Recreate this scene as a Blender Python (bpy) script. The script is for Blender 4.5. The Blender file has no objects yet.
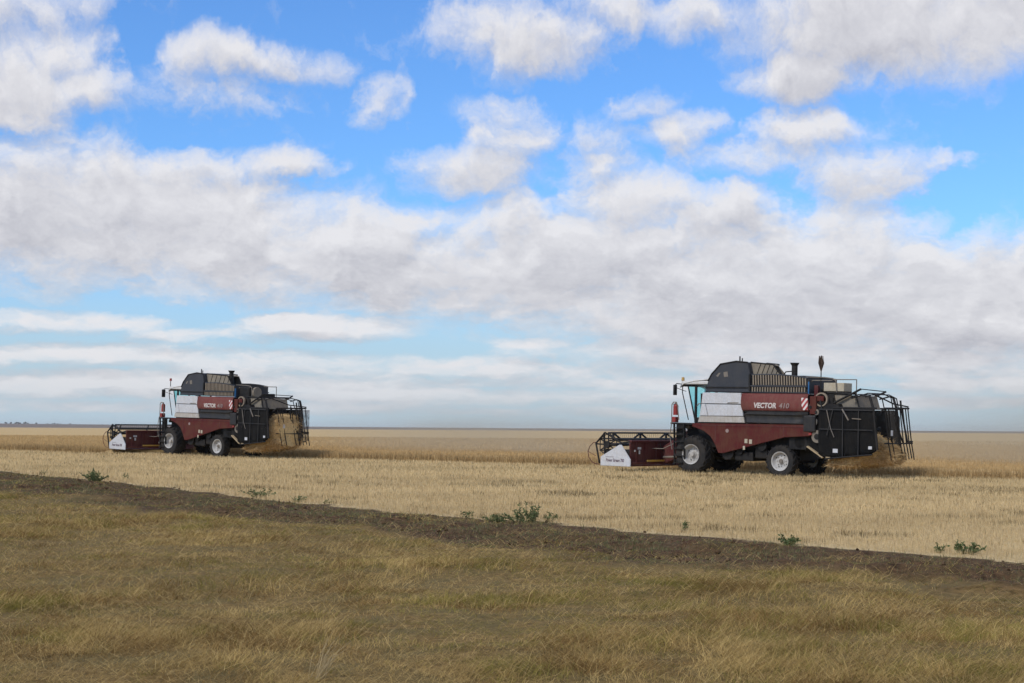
import bpy, bmesh, math, random
import numpy as np
from mathutils import Vector, Matrix, Euler
random.seed(7); rng = np.random.default_rng(7)
C = bpy.context.scene
R = math.radians

# ------------------------------------------------------------------ camera
camd = bpy.data.cameras.new('camera'); cam = bpy.data.objects.new('camera', camd)
C.collection.objects.link(cam); C.camera = cam
camd.sensor_width = 36; camd.lens = 1600 * 36 / 1024
camd.clip_start = 0.1; camd.clip_end = 30000
CAMZ = 1.95
cam.location = (0, 0, CAMZ)
PITCH = math.atan((429.8 - 341.5) / 1600); ROLL = R(0.33)
cam.matrix_world = Matrix.Translation((0, 0, CAMZ)) @ Matrix.Rotation(R(90) + PITCH, 4, 'X') @ Matrix.Rotation(ROLL, 4, 'Z')

# ------------------------------------------------------------------ world: nishita sky with clouds
SUN_EL, SUN_AZ = 42, 225            # azimuth clockwise from +Y (view direction)
W = bpy.data.worlds.new('World'); C.world = W; W.use_nodes = True
nt = W.node_tree; N = nt.nodes; L = nt.links; N.clear()
def nn(tree, t, **kw):
    n = tree.nodes.new(t)
    for k, v in kw.items(): setattr(n, k, v)
    return n
def setin(tree, n, i, v):
    if isinstance(v, bpy.types.NodeSocket): tree.links.new(v, n.inputs[i])
    else: n.inputs[i].default_value = v
def mth(tree, op, a, b=None, c=None, clamp=False):
    n = nn(tree, 'ShaderNodeMath', operation=op, use_clamp=clamp)
    for i, v in enumerate((a, b, c)):
        if v is not None: setin(tree, n, i, v)
    return n.outputs[0]
def vmth(tree, op, a, b=None, out=0):
    n = nn(tree, 'ShaderNodeVectorMath', operation=op)
    for i, v in enumerate((a, b)):
        if v is not None: setin(tree, n, i, v)
    return n.outputs[out]
def mrange(tree, v, a, b, c, d, smooth=False):
    n = nn(tree, 'ShaderNodeMapRange'); n.interpolation_type = 'SMOOTHSTEP' if smooth else 'LINEAR'
    setin(tree, n, 0, v)
    for i, k in enumerate((a, b, c, d)): setin(tree, n, i + 1, k)
    return n.outputs[0]
def mixc(tree, f, a, b, blend='MIX'):
    n = nn(tree, 'ShaderNodeMix', data_type='RGBA', blend_type=blend)
    setin(tree, n, 0, f)
    for i, v in ((6, a), (7, b)):
        if isinstance(v, tuple) and len(v) == 3: v = (*v, 1)
        setin(tree, n, i, v)
    return n.outputs[2]
def noise(tree, vec, scale, detail=4, rough=.55, dims='3D', col=False):
    n = nn(tree, 'ShaderNodeTexNoise', noise_dimensions=dims)
    setin(tree, n, 'Vector', vec)
    n.inputs['Scale'].default_value = scale; n.inputs['Detail'].default_value = detail; n.inputs['Roughness'].default_value = rough
    return n.outputs[1 if col else 0]

# cloud bank: centre and half size of each cloud as (azimuth, elevation) directions of the sky
def az(px): return math.atan((px - 512) / 1600)
def el(px, py): return math.atan((429.8 + (px - 512) * .0058 - py) / 1600)
CL = [(5, 95, 70, 46, 1.35), (40, 62, 70, 30, 1.0), (20, 30, 60, 26, .7), (72, 12, 28, 18, .6), (100, 95, 50, 22, .85), (160, 96, 60, 20, .35),
      (215, 58, 60, 26, .95), (290, 66, 55, 22, .85), (368, 104, 30, 26, .62), (250, 100, 60, 16, .3),
      (500, 30, 60, 44, .75), (560, 40, 60, 34, .9), (610, 10, 60, 24, .6), (700, 14, 50, 26, .7),
      (900, 22, 150, 66, 1.6), (1010, 10, 130, 74, 1.5), (800, 78, 70, 26, 1.0), (775, 30, 60, 44, .7),
      (470, 172, 70, 28, 1.15), (520, 140, 50, 26, .75), (500, 108, 44, 16, .45), (278, 170, 52, 16, .95), (640, 104, 40, 18, .6), (685, 128, 48, 20, .95), (600, 135, 40, 26, .45), (590, 165, 50, 22, .7),
      (800, 138, 70, 22, .75), (860, 178, 70, 30, 1.05), (745, 155, 60, 18, .6), (905, 185, 40, 20, .8), (940, 168, 30, 10, .4),
      (40, 222, 200, 76, 1.6), (200, 235, 200, 64, 1.5), (360, 262, 240, 56, 1.5), (560, 270, 200, 66, 1.5), (760, 290, 260, 88, 1.6), (960, 315, 240, 82, 1.5),
      (640, 200, 80, 34, .95), (180, 175, 80, 22, .85), (520, 215, 70, 24, .9), (740, 212, 90, 34, .95), (430, 225, 100, 24, .9), (830, 232, 80, 30, .9), (970, 262, 110, 30, .9),
      (70, 325, 120, 12, 1.1), (190, 338, 70, 8, .8), (320, 325, 110, 15, 1.2), (545, 343, 56, 9, .95), (600, 352, 60, 7, .6),
      (120, 358, 200, 13, .9), (300, 366, 180, 14, .8), (480, 370, 200, 12, .8), (700, 352, 180, 20, 1.0), (920, 352, 240, 20, .9), (620, 383, 260, 11, .9), (1010, 385, 200, 9, .95), (820, 372, 120, 7, .8), (120, 385, 340, 14, 1.2), (420, 396, 340, 10, .95), (880, 403, 300, 8, .8), (200, 408, 300, 6, .6), (600, 412, 200, 5, .6)]
g = bpy.data.node_groups.new('cloud_density', 'ShaderNodeTree')
g.interface.new_socket('AzEl', in_out='INPUT', socket_type='NodeSocketVector')
g.interface.new_socket('Density', in_out='OUTPUT', socket_type='NodeSocketFloat')
gi = g.nodes.new('NodeGroupInput'); go = g.nodes.new('NodeGroupOutput')
ae = gi.outputs[0]
sx = nn(g, 'ShaderNodeSeparateXYZ'); g.links.new(ae, sx.inputs[0])
ev = mth(g, 'MAXIMUM', sx.outputs[1], 0.0)
lv = mth(g, 'LOGARITHM', mth(g, 'ADD', ev, 0.035), math.e)
cx = nn(g, 'ShaderNodeCombineXYZ')
g.links.new(mth(g, 'MULTIPLY', sx.outputs[0], 15.0), cx.inputs[0]); g.links.new(mth(g, 'MULTIPLY', lv, 3.4), cx.inputs[1]); cx.inputs[2].default_value = 3.7
P = cx.outputs[0]
warp = vmth(g, 'SUBTRACT', noise(g, P, 1.6, 5, .6, col=True), (.5, .5, .5))
wv = vmth(g, 'MULTIPLY', warp, (.062, .030, 0))
elw = mth(g, 'MULTIPLY_ADD', ev, 5.0, 0.22, clamp=True)
sc = nn(g, 'ShaderNodeVectorMath', operation='SCALE'); g.links.new(wv, sc.inputs[0]); g.links.new(elw, sc.inputs[3])
q = vmth(g, 'ADD', ae, sc.outputs[0])
acc = None
for (px, py, rx, ry, s) in CL:
    d = vmth(g, 'MULTIPLY', vmth(g, 'SUBTRACT', q, (az(px), el(px, py), 0)), (1600 / rx, 1600 / ry, 0))
    dd = vmth(g, 'DOT_PRODUCT', d, d, out=1)
    v = mth(g, 'MULTIPLY_ADD', dd, -s, s)
    if acc is None: acc = mth(g, 'MAXIMUM', v, -.6)
    else:
        n = nn(g, 'ShaderNodeMath', operation='SMOOTH_MAX'); g.links.new(acc, n.inputs[0]); g.links.new(v, n.inputs[1]); n.inputs[2].default_value = .35
        acc = n.outputs[0]
# the rest of the sky (above and behind the photographer): plain broken cloud
outw = mth(g, 'MAXIMUM', mrange(g, mth(g, 'ABSOLUTE', sx.outputs[0]), .40, .60, 0, 1, True), mrange(g, ev, .30, .42, 0, 1, True))
bn = mrange(g, noise(g, P, .55, 3, .5), .40, .62, -.5, 1.2)
mx = nn(g, 'ShaderNodeMix', data_type='FLOAT'); g.links.new(outw, mx.inputs[0]); g.links.new(acc, mx.inputs[2]); g.links.new(bn, mx.inputs[3])
pw = nn(g, 'ShaderNodeVectorMath', operation='SCALE'); g.links.new(warp, pw.inputs[0]); pw.inputs[3].default_value = 1.1
PP = vmth(g, 'ADD', P, pw.outputs[0])
n1 = mth(g, 'SUBTRACT', noise(g, PP, 1.5, 8, .56), .5)
n2 = mth(g, 'SUBTRACT', noise(g, vmth(g, 'ADD', PP, (7, 3, 1)), 5.0, 6, .55), .5)
dens = mth(g, 'ADD', mth(g, 'MULTIPLY_ADD', n1, 3.0, mx.outputs[0]), mth(g, 'MULTIPLY', n2, .55))
g.links.new(dens, go.inputs[0])

tc = nn(nt, 'ShaderNodeTexCoord')
sep = nn(nt, 'ShaderNodeSeparateXYZ'); L.new(tc.outputs['Generated'], sep.inputs[0])
azn = mth(nt, 'ARCTAN2', sep.outputs[0], sep.outputs[1]); eln = mth(nt, 'ARCSINE', sep.outputs[2])
def cloud(do=(0, 0, 0)):
    cb = nn(nt, 'ShaderNodeCombineXYZ'); L.new(azn, cb.inputs[0]); L.new(eln, cb.inputs[1])
    v = vmth(nt, 'ADD', cb.outputs[0], do)
    gn = nn(nt, 'ShaderNodeGroup'); gn.node_tree = g; L.new(v, gn.inputs[0]); return gn.outputs[0]
sky = nn(nt, 'ShaderNodeTexSky', sky_type='NISHITA', sun_disc=False)
sky.sun_elevation = R(SUN_EL); sky.sun_rotation = R(SUN_AZ); sky.air_density = 1.0; sky.dust_density = 0.5; sky.ozone_density = 2.2
d0 = cloud(); d1 = cloud((-.0035, .0105, 0))
alpha = mrange(nt, d0, -.45, 1.15, 0, 1, True)
alpha = mth(nt, 'POWER', alpha, .8)
lit = mth(nt, 'MULTIPLY', mth(nt, 'SUBTRACT', d0, d1), .56)
thick = mrange(nt, d0, .5, 2.3, 0, 1, True)
fb = nn(nt, 'ShaderNodeCombineXYZ'); L.new(mth(nt, 'MULTIPLY', azn, 8), fb.inputs[0]); L.new(mth(nt, 'MULTIPLY', mth(nt, 'LOGARITHM', mth(nt, 'ADD', mth(nt, 'MAXIMUM', eln, 0), .03), math.e), 4.5), fb.inputs[1])
fine = mth(nt, 'SUBTRACT', noise(nt, fb.outputs[0], 1.0, 5, .5), .5)
shade = mth(nt, 'ADD', mth(nt, 'MULTIPLY', fine, 1.0), mth(nt, 'MULTIPLY_ADD', thick, -.30, mth(nt, 'ADD', lit, .67)), clamp=True)
S = 0.10
CLOUD_DARK = tuple(c / S for c in (.385, .385, .425)); CLOUD_LIT = tuple(c / S for c in (.645, .64, .66))
ccol = mixc(nt, shade, CLOUD_DARK, CLOUD_LIT)
# sky tint and pale air towards the horizon
skyc = mixc(nt, 1.0, sky.outputs[0], (.56, .91, 1.36), 'MULTIPLY')
air = mrange(nt, eln, 0.0, .14, .95, 0, True)
HOR = tuple(c / S for c in (.385, .49, .565))
skyc = mixc(nt, air, skyc, HOR)
ccol = mixc(nt, mrange(nt, eln, 0, .055, .60, 0, True), ccol, tuple(c / S for c in (.43, .475, .52)))
fin = mixc(nt, mth(nt, 'MULTIPLY', alpha, .97), skyc, ccol)
bg = nn(nt, 'ShaderNodeBackground'); bg.inputs[1].default_value = S
L.new(fin, bg.inputs[0]); wo = nn(nt, 'ShaderNodeOutputWorld'); L.new(bg.outputs[0], wo.inputs[0])
W.cycles.sampling_method = 'MANUAL'; W.cycles.sample_map_resolution = 512

# ------------------------------------------------------------------ sun behind thin cloud
sd = bpy.data.lights.new('sun', 'SUN'); so = bpy.data.objects.new('sun', sd); C.collection.objects.link(so)
sd.energy = 1.9; sd.angle = R(10); sd.color = (1, .95, .88)
sv = Vector((math.sin(R(SUN_AZ)) * math.cos(R(SUN_EL)), math.cos(R(SUN_AZ)) * math.cos(R(SUN_EL)), math.sin(R(SUN_EL))))
so.rotation_euler = sv.to_track_quat('Z', 'Y').to_euler(); so.location = (-20, -20, 40)
C.view_settings.view_transform = 'Standard'; C.view_settings.look = 'None'
C.view_settings.exposure = 0.35; C.view_settings.gamma = 1; C.view_settings.use_curve_mapping = False
C.render.engine = 'CYCLES'
C.cycles.volume_bounces = 0; C.cycles.max_bounces = 6; C.cycles.transparent_max_bounces = 12
C.cycles.volume_step_rate = 4; C.cycles.volume_max_steps = 64

# ------------------------------------------------------------------ helpers
def tag(o, label=None, cat=None, group=None, kind=None):
    if label: o['label'] = label
    if cat: o['category'] = cat
    if group: o['group'] = group
    if kind: o['kind'] = kind
    return o
def link(o, parent=None):
    C.collection.objects.link(o)
    if parent: o.parent = parent
    return o
def newmat(name): 
    m = bpy.data.materials.new(name); m.use_nodes = True; m.node_tree.nodes.clear(); return m
def principled(t, **kw):
    b = nn(t, 'ShaderNodeBsdfPrincipled'); o = nn(t, 'ShaderNodeOutputMaterial'); t.links.new(b.outputs[0], o.inputs[0])
    for k, v in kw.items():
        k = k.replace('_', ' '); 
        if isinstance(v, tuple) and len(v) == 3: v = (*v, 1)
        setin(t, b, k, v)
    return b
def paint(name, col, rough=.45, metal=0, dust=.35, dustcol=(.33, .26, .17), spec=.4, bump=.0, var=.12):
    """painted or bare surface with field dust lying in uneven patches"""
    m = newmat(name); t = m.node_tree; tc = nn(t, 'ShaderNodeTexCoord'); o = tc.outputs['Object']
    n1 = noise(t, o, 2.1, 6, .65); n2 = noise(t, o, 14, 5, .6); 
    mp = nn(t, 'ShaderNodeMapping'); mp.inputs['Scale'].default_value = (6, 6, .7); t.links.new(o, mp.inputs[0])
    n3 = noise(t, mp.outputs[0], 2.5, 4, .6)
    base = mixc(t, mrange(t, n2, .3, .7, 0, 1), tuple(c * (1 - var) for c in col), tuple(min(1, c * (1 + var)) for c in col))
    f = mth(t, 'MULTIPLY', mrange(t, mth(t, 'ADD', mth(t, 'MULTIPLY', n1, .6), mth(t, 'MULTIPLY', n3, .4)), .36, .64, 0, 1, True), dust)
    c = mixc(t, f, base, dustcol)
    rr = mth(t, 'MULTIPLY_ADD', f, .5, rough, clamp=True)
    b = principled(t, Base_Color=c, Roughness=rr, Metallic=metal, Specular_IOR_Level=spec)
    if bump:
        bp = nn(t, 'ShaderNodeBump'); bp.inputs['Strength'].default_value = bump; bp.inputs['Distance'].default_value = .02
        t.links.new(n2, bp.inputs['Height']); t.links.new(bp.outputs[0], b.inputs['Normal'])
    return m
M = {}
M['red'] = paint('red_paint', (.078, .009, .0095), .6, spec=.2, dust=.5, dustcol=(.105, .058, .034))
M['red_faded'] = paint('faded_red_paint', (.135, .028, .026), .6, spec=.25, dust=.5, dustcol=(.19, .10, .075))
M['red_dark'] = paint('dark_red_paint', (.075, .010, .012), .55, spec=.3, dust=.24, dustcol=(.2, .14, .1))
M['red_bright'] = paint('bright_red', (.24, .018, .016), .4, dust=.1)
M['white'] = paint('white_paint', (.50, .515, .54), .4, dust=.34, dustcol=(.42, .37, .30))
M['white_dirty'] = paint('dusty_white_paint', (.42, .40, .37), .6, dust=.55, dustcol=(.28, .24, .18))
M['roof'] = paint('roof_white', (.62, .62, .60), .5, dust=.3)
M['black'] = paint('black_steel', (.007, .007, .0075), .6, spec=.25, dust=.14, dustcol=(.12, .10, .075))
M['charcoal'] = paint('charcoal_plastic', (.014, .0145, .016), .45, spec=.3, dust=.16, dustcol=(.13, .11, .085))
M['slate'] = paint('slate_sheet', (.032, .036, .044), .55, spec=.3, dust=.16, dustcol=(.11, .10, .085))
M['steel'] = paint('grey_steel', (.15, .14, .13), .5, metal=.3, dust=.5)
M['ribs'] = paint('dusty_ribs', (.22, .18, .135), .7, dust=.6, dustcol=(.30, .24, .17))
M['cover'] = paint('dusty_cover', (.17, .15, .12), .75, dust=.65, dustcol=(.30, .25, .18))
M['rubber'] = paint('tyre_rubber', (.016, .016, .017), .8, dust=.35, dustcol=(.085, .072, .055), spec=.2)
M['rim'] = paint('rim_paint', (.46, .455, .44), .55, dust=.55, dustcol=(.26, .22, .17))
M['cream'] = paint('cream_box', (.42, .38, .29), .7, dust=.5)
M['yellow'] = paint('yellow_paint', (.55, .33, .05), .5, dust=.3)
M['wood'] = paint('bare_board', (.38, .29, .17), .8, dust=.3)
M['blue'] = paint('blue_paint', (.03, .18, .42), .4, dust=.1)
M['amber'] = paint('amber_lens', (.45, .27, .06), .3, dust=.3)
M['letter'] = paint('lettering_white', (.55, .49, .46), .5, dust=.2)
M['letter_grey'] = paint('lettering_grey', (.26, .19, .18), .5, dust=.2)
M['letter_dark'] = paint('lettering_dark', (.09, .05, .08), .6, dust=.2, dustcol=(.3, .28, .27))
M['curtain'] = paint('black_canvas', (.0055, .0058, .0065), .9, spec=.15, dust=.35, dustcol=(.030, .027, .022), bump=.6)
# mesh screen: dark woven cloth with fine open holes
m = newmat('dark_mesh_cloth'); t = m.node_tree; tc = nn(t, 'ShaderNodeTexCoord')
b = principled(t, Base_Color=(.028, .025, .022), Roughness=.9)
tr = nn(t, 'ShaderNodeBsdfTransparent'); mxs = nn(t, 'ShaderNodeMixShader')
t.links.new(mrange(t, noise(t, tc.outputs['Object'], 5, 4, .6),   .35, .7, .0, .16), mxs.inputs[0])
t.links.new(b.outputs[0], mxs.inputs[1]); t.links.new(tr.outputs[0], mxs.inputs[2])
t.links.new(mxs.outputs[0], [n for n in t.nodes if n.type == 'OUTPUT_MATERIAL'][0].inputs[0]); M['mesh'] = m
m2 = m.copy(); m2.name = 'open_mesh_cloth'
for n_ in m2.node_tree.nodes:
    if n_.type == 'MAP_RANGE' and abs(n_.inputs[4].default_value - .16) < 1e-3: n_.inputs[3].default_value = .25; n_.inputs[4].default_value = .7
M['open_mesh'] = m2
# teal tinted cab glass
m = newmat('teal_glass'); t = m.node_tree
tr = nn(t, 'ShaderNodeBsdfTransparent'); tr.inputs[0].default_value = (.60, .93, .95, 1)
gl = nn(t, 'ShaderNodeBsdfGlossy'); gl.inputs[0].default_value = (.8, .95, .95, 1); gl.inputs[1].default_value = .06
fr = nn(t, 'ShaderNodeFresnel'); fr.inputs[0].default_value = 1.5
mxs = nn(t, 'ShaderNodeMixShader'); t.links.new(mth(t, 'MULTIPLY_ADD', fr.outputs[0], .8, .06, clamp=True), mxs.inputs[0])
t.links.new(tr.outputs[0], mxs.inputs[1]); t.links.new(gl.outputs[0], mxs.inputs[2])
o_ = nn(t, 'ShaderNodeOutputMaterial'); t.links.new(mxs.outputs[0], o_.inputs[0]); M['glass'] = m
# reflector with red and white slanting stripes
m = newmat('hazard_stripes'); t = m.node_tree; tc = nn(t, 'ShaderNodeTexCoord')
sp = nn(t, 'ShaderNodeSeparateXYZ'); t.links.new(tc.outputs['Object'], sp.inputs[0])
k = mth(t, 'FRACT', mth(t, 'MULTIPLY', mth(t, 'ADD', mth(t, 'MULTIPLY', sp.outputs[0], -1.0), mth(t, 'MULTIPLY', sp.outputs[2], -.8)), 4.6))
principled(t, Base_Color=mixc(t, mth(t, 'GREATER_THAN', k, .5), (.32, .03, .03), (.62, .58, .55)), Roughness=.5); M['hazard'] = m
# attribute coloured vegetation
def vegmat(name, trans=.25, rough=.8):
    m = newmat(name); t = m.node_tree; a = nn(t, 'ShaderNodeAttribute', attribute_name='tint')
    b = nn(t, 'ShaderNodeBsdfDiffuse'); t.links.new(a.outputs[0], b.inputs[0])
    tl = nn(t, 'ShaderNodeBsdfTranslucent'); t.links.new(a.outputs[0], tl.inputs[0])
    x = nn(t, 'ShaderNodeMixShader'); x.inputs[0].default_value = trans
    t.links.new(b.outputs[0], x.inputs[1]); t.links.new(tl.outputs[0], x.inputs[2])
    o = nn(t, 'ShaderNodeOutputMaterial'); t.links.new(x.outputs[0], o.inputs[0]); return m
M['veg'] = vegmat('blade_tint')

ONE = {'chassis', 'tines', 'wall_ribs', 'cutter_bar', 'hub', 'tyre', 'wheel', 'stem', 'bristles', 'reel', 'header', 'auger', 'ladder', 'tank_wall', 'reel_truss'}
class MB:
    """collects shapes into one mesh"""
    def __init__(s): s.bm = bmesh.new()
    def box(s, c, d, rot=None, bev=0):
        r = bmesh.ops.create_cube(s.bm, size=1); v = r['verts']
        mat = Matrix.Translation(c) @ (Euler(rot).to_matrix().to_4x4() if rot else Matrix()) @ Matrix.Diagonal((*d, 1))
        bmesh.ops.transform(s.bm, matrix=mat, verts=v)
        if bev:
            es = list({e for q in v for e in q.link_edges})
            bmesh.ops.bevel(s.bm, geom=es, offset=bev, segments=2, affect='EDGES', profile=.5)
        return s
    def bb(s, x0, x1, y0, y1, z0, z1, bev=0): return s.box(((x0 + x1) / 2, (y0 + y1) / 2, (z0 + z1) / 2), (abs(x1 - x0), abs(y1 - y0), abs(z1 - z0)), bev=bev)
    def cyl(s, a, b, r, r2=None, seg=12):
        a = Vector(a); b = Vector(b); d = b - a
        q = bmesh.ops.create_cone(s.bm, cap_ends=True, segments=seg, radius1=r, radius2=r if r2 is None else r2, depth=d.length)
        bmesh.ops.transform(s.bm, matrix=Matrix.Translation((a + b) / 2) @ d.to_track_quat('Z', 'Y').to_matrix().to_4x4(), verts=q['verts']); return s
    def pipe(s, pts, r, seg=7):
        for a, b in zip(pts[:-1], pts[1:]): s.cyl(a, b, r, seg=seg)
        for p in pts[1:-1]: s.ball(p, r, 6)
        return s
    def ball(s, c, r, seg=10, sc=(1, 1, 1)):
        q = bmesh.ops.create_uvsphere(s.bm, u_segments=seg, v_segments=max(4, seg // 2 + 1), radius=r)
        bmesh.ops.transform(s.bm, matrix=Matrix.Translation(c) @ Matrix.Diagonal((*sc, 1)), verts=q['verts']); return s
    def prism(s, poly, y0, y1, bev=0):
        """polygon in the x-z plane, thickened from y0 to y1"""
        a = [s.bm.verts.new((x, y0, z)) for x, z in poly]; b = [s.bm.verts.new((x, y1, z)) for x, z in poly]
        fs = [s.bm.faces.new(a), s.bm.faces.new(b[::-1])]
        n = len(poly)
        for i in range(n): fs.append(s.bm.faces.new((a[i], b[i], b[(i + 1) % n], a[(i + 1) % n])))
        bmesh.ops.recalc_face_normals(s.bm, faces=fs)
        if bev:
            es = list({e for f in fs[:2] for e in f.edges}); bmesh.ops.bevel(s.bm, geom=es, offset=bev, segments=2, affect='EDGES')
        return s
    def lathe_y(s, prof, c, seg=40):
        """profile of (radius, y) spun about the y axis through c"""
        rings = []
        for i in range(seg):
            a = 2 * math.pi * i / seg
            rings.append([s.bm.verts.new((c[0] + r * math.cos(a), c[1] + y, c[2] + r * math.sin(a))) for r, y in prof])
        fs = []
        for i in range(seg):
            p, q = rings[i], rings[(i + 1) % seg]
            for k in range(len(prof) - 1): fs.append(s.bm.faces.new((p[k], p[k + 1], q[k + 1], q[k])))
        bmesh.ops.recalc_face_normals(s.bm, faces=fs); return s
    def strip(s, rows):
        """grid of 3d points"""
        vs = [[s.bm.verts.new(p) for p in r] for r in rows]
        for a, b in zip(vs[:-1], vs[1:]):
            for i in range(len(a) - 1): s.bm.faces.new((a[i], a[i + 1], b[i + 1], b[i]))
        return s
    def build(s, name, mat, parent=None, smooth=False, solid=0):
        bmesh.ops.remove_doubles(s.bm, verts=s.bm.verts, dist=1e-5)
        if parent and name not in ONE: 
            for idx in s.clusters()[1:]:
                q = MB(); mp = {}
                for v in idx: mp[v] = q.bm.verts.new(v.co)
                for f in {f for v in idx for f in v.link_faces}: q.bm.faces.new([mp[v] for v in f.verts])
                bmesh.ops.delete(s.bm, geom=idx, context='VERTS')
                q.finish(name, mat, parent, smooth, solid)
        return s.finish(name, mat, parent, smooth, solid)
    def clusters(s):
        """groups of touching pieces, largest first; a single group when there are too many to be parts"""
        seen = set(); isl = []
        for v in s.bm.verts:
            if v in seen: continue
            st = [v]; seen.add(v); c = []
            while st:
                a = st.pop(); c.append(a)
                for e in a.link_edges:
                    b = e.other_vert(a)
                    if b not in seen: seen.add(b); st.append(b)
            isl.append(c)
        if len(isl) > 60: return [isl[0]]
        bx = [(np.min([v.co[:] for v in c], 0) - .012, np.max([v.co[:] for v in c], 0) + .012) for c in isl]
        lab = list(range(len(isl)))
        for i in range(len(isl)):
            for j in range(i):
                if np.all(bx[i][0] < bx[j][1]) and np.all(bx[j][0] < bx[i][1]):
                    a, b = lab[i], lab[j]; lab = [b if k == a else k for k in lab]
        g_ = [[v for k, c in zip(lab, isl) if k == l for v in c] for l in sorted(set(lab))]
        g_.sort(key=len, reverse=True)
        return g_ if len(g_) <= 12 else [g_[0]]
    def finish(s, name, mat, parent, smooth, solid):
        me = bpy.data.meshes.new(name); s.bm.to_mesh(me); s.bm.free(); me.materials.append(mat)
        if smooth:
            me.shade_smooth() if hasattr(me, 'shade_smooth') else None
            me.set_sharp_from_angle(angle=R(35))
        o = bpy.data.objects.new(name, me); link(o, parent)
        if solid:
            md = o.modifiers.new('thickness', 'SOLIDIFY'); md.thickness = solid
        return o
def text_mesh(name, s, size, mat, parent, mtx, extrude=.006, bold=.0, shear=0, sx=1):
    cu = bpy.data.curves.new(name, 'FONT'); cu.body = s; cu.size = size; cu.extrude = extrude; cu.offset = bold; cu.shear = shear
    cu.align_x = 'LEFT'; cu.resolution_u = 3
    t_ = bpy.data.objects.new('tmp', cu); C.collection.objects.link(t_); bpy.context.view_layer.update()
    me = bpy.data.meshes.new_from_object(t_.evaluated_get(bpy.context.evaluated_depsgraph_get())); bpy.data.objects.remove(t_)
    w = max(v.co.x for v in me.vertices)
    me.transform(mtx @ Matrix.Diagonal((sx / w if sx else 1, 1, 1, 1))); me.materials.clear(); me.materials.append(mat)
    o = bpy.data.objects.new(name, me); link(o, parent); me.name = name; return o

# ------------------------------------------------------------------ terrain and field layout
YAW = R(40); UH = np.array([-math.cos(YAW), math.sin(YAW)]); VH = np.array([math.sin(YAW), math.cos(YAW)])
def uv_of(x, y): return x * UH[0] + y * UH[1], x * VH[0] + y * VH[1]
def smooth_interp(u, xs, ys):
    return (np.interp(u - 1.2, xs, ys) + 2 * np.interp(u, xs, ys) + np.interp(u + 1.2, xs, ys)) / 4
def G0(x, y):
    u, v = uv_of(np.asarray(x, float), np.asarray(y, float))
    return smooth_interp(u, [18, 34, 38.6, 45, 66, 71.2, 75.8, 85, 120], [0, .03, .12, .17, .21, .25, .37, .42, .45])
def hash2(ix, iy, s):
    h = (ix.astype(np.int64) * 374761393 + iy.astype(np.int64) * 668265263 + s * 974711) & 0x7fffffff
    h = ((h ^ (h >> 13)) * 1274126177) & 0x7fffffff
    return ((h ^ (h >> 16)) & 0xffff) / 65535.
def vnoise(x, y, sc, s=0):
    x = np.asarray(x) / sc + 1000.3; y = np.asarray(y) / sc + 1000.7
    ix = np.floor(x); iy = np.floor(y); fx = x - ix; fy = y - iy; fx = fx * fx * (3 - 2 * fx); fy = fy * fy * (3 - 2 * fy)
    a = hash2(ix, iy, s); b_ = hash2(ix + 1, iy, s); c = hash2(ix, iy + 1, s); d = hash2(ix + 1, iy + 1, s)
    return (a * (1 - fx) + b_ * fx) * (1 - fy) + (c * (1 - fx) + d * fx) * fy
def fbm(x, y, sc, s=0, o=4):
    t_ = 0; a = .5; n_ = 0
    for i in range(o): t_ = t_ + a * vnoise(x, y, sc / 2 ** i, s + i * 17); n_ += a; a *= .5
    return t_ / n_
# field edge: a line across the ground
E0 = np.array([-20.4, 63.3]); E1 = np.array([7.84, 24.2]); ED = (E1 - E0) / np.linalg.norm(E1 - E0); EN = np.array([-ED[1], ED[0]])
if EN[1] < 0: EN = -EN
def edge_d(x, y):        # > 0 on the field side
    x = np.asarray(x, float); y = np.asarray(y, float)
    return (x - E0[0]) * EN[0] + (y - E0[1]) * EN[1] + (fbm(x, y, 5, 3, 3) - .5) * 1.0 + (fbm(x, y, .9, 13, 2) - .5) * .9 + .55 * np.exp(-((y - 38) / 11) ** 2)
def soil_w(x, y):        # width of bare strip
    return 2.8 + .040 * np.asarray(y) + (fbm(x, y, 3.0, 11, 4) - .5) * 5.0
def Z(x, y):
    d = edge_d(x, y); e = np.abs(d + 1.6)
    z = G0(x, y)
    strip = np.clip(1 - np.abs((d + 2.6) / 2.9), 0, 1)
    z = z + strip * (-.04 + .46 * (fbm(x, y, .7, 5, 4) - .40))           # clods of the turned strip
    ver = np.clip(-d / 3 - .6, 0, 1)
    z = z + ver * (fbm(x, y, 2.2, 9, 3) - .5) * .14
    return z
def mesh_np(name, V, loops, counts, mat, parent=None, tint=None, attrs=None, smooth=False):
    me = bpy.data.meshes.new(name); me.vertices.add(len(V)); me.vertices.foreach_set('co', np.ascontiguousarray(V, np.float32).ravel())
    me.loops.add(len(loops)); me.loops.foreach_set('vertex_index', np.ascontiguousarray(loops, np.int32))
    me.polygons.add(len(counts)); st = np.concatenate([[0], np.cumsum(counts)[:-1]])
    me.polygons.foreach_set('loop_start', st.astype(np.int32)); me.polygons.foreach_set('loop_total', np.asarray(counts, np.int32))
    if smooth: me.polygons.foreach_set('use_smooth', np.ones(len(counts), bool))
    if tint is not None:
        a = me.color_attributes.new('tint', 'FLOAT_COLOR', 'POINT')
        a.data.foreach_set('color', np.concatenate([tint, np.ones((len(V), 1))], 1).astype(np.float32).ravel())
    for k, v in (attrs or {}).items():
        a = me.attributes.new(k, 'FLOAT', 'POINT'); a.data.foreach_set('value', np.asarray(v, np.float32))
    me.update(calc_edges=True); me.materials.append(mat)
    o = bpy.data.objects.new(name, me); link(o, parent); return o
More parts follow.
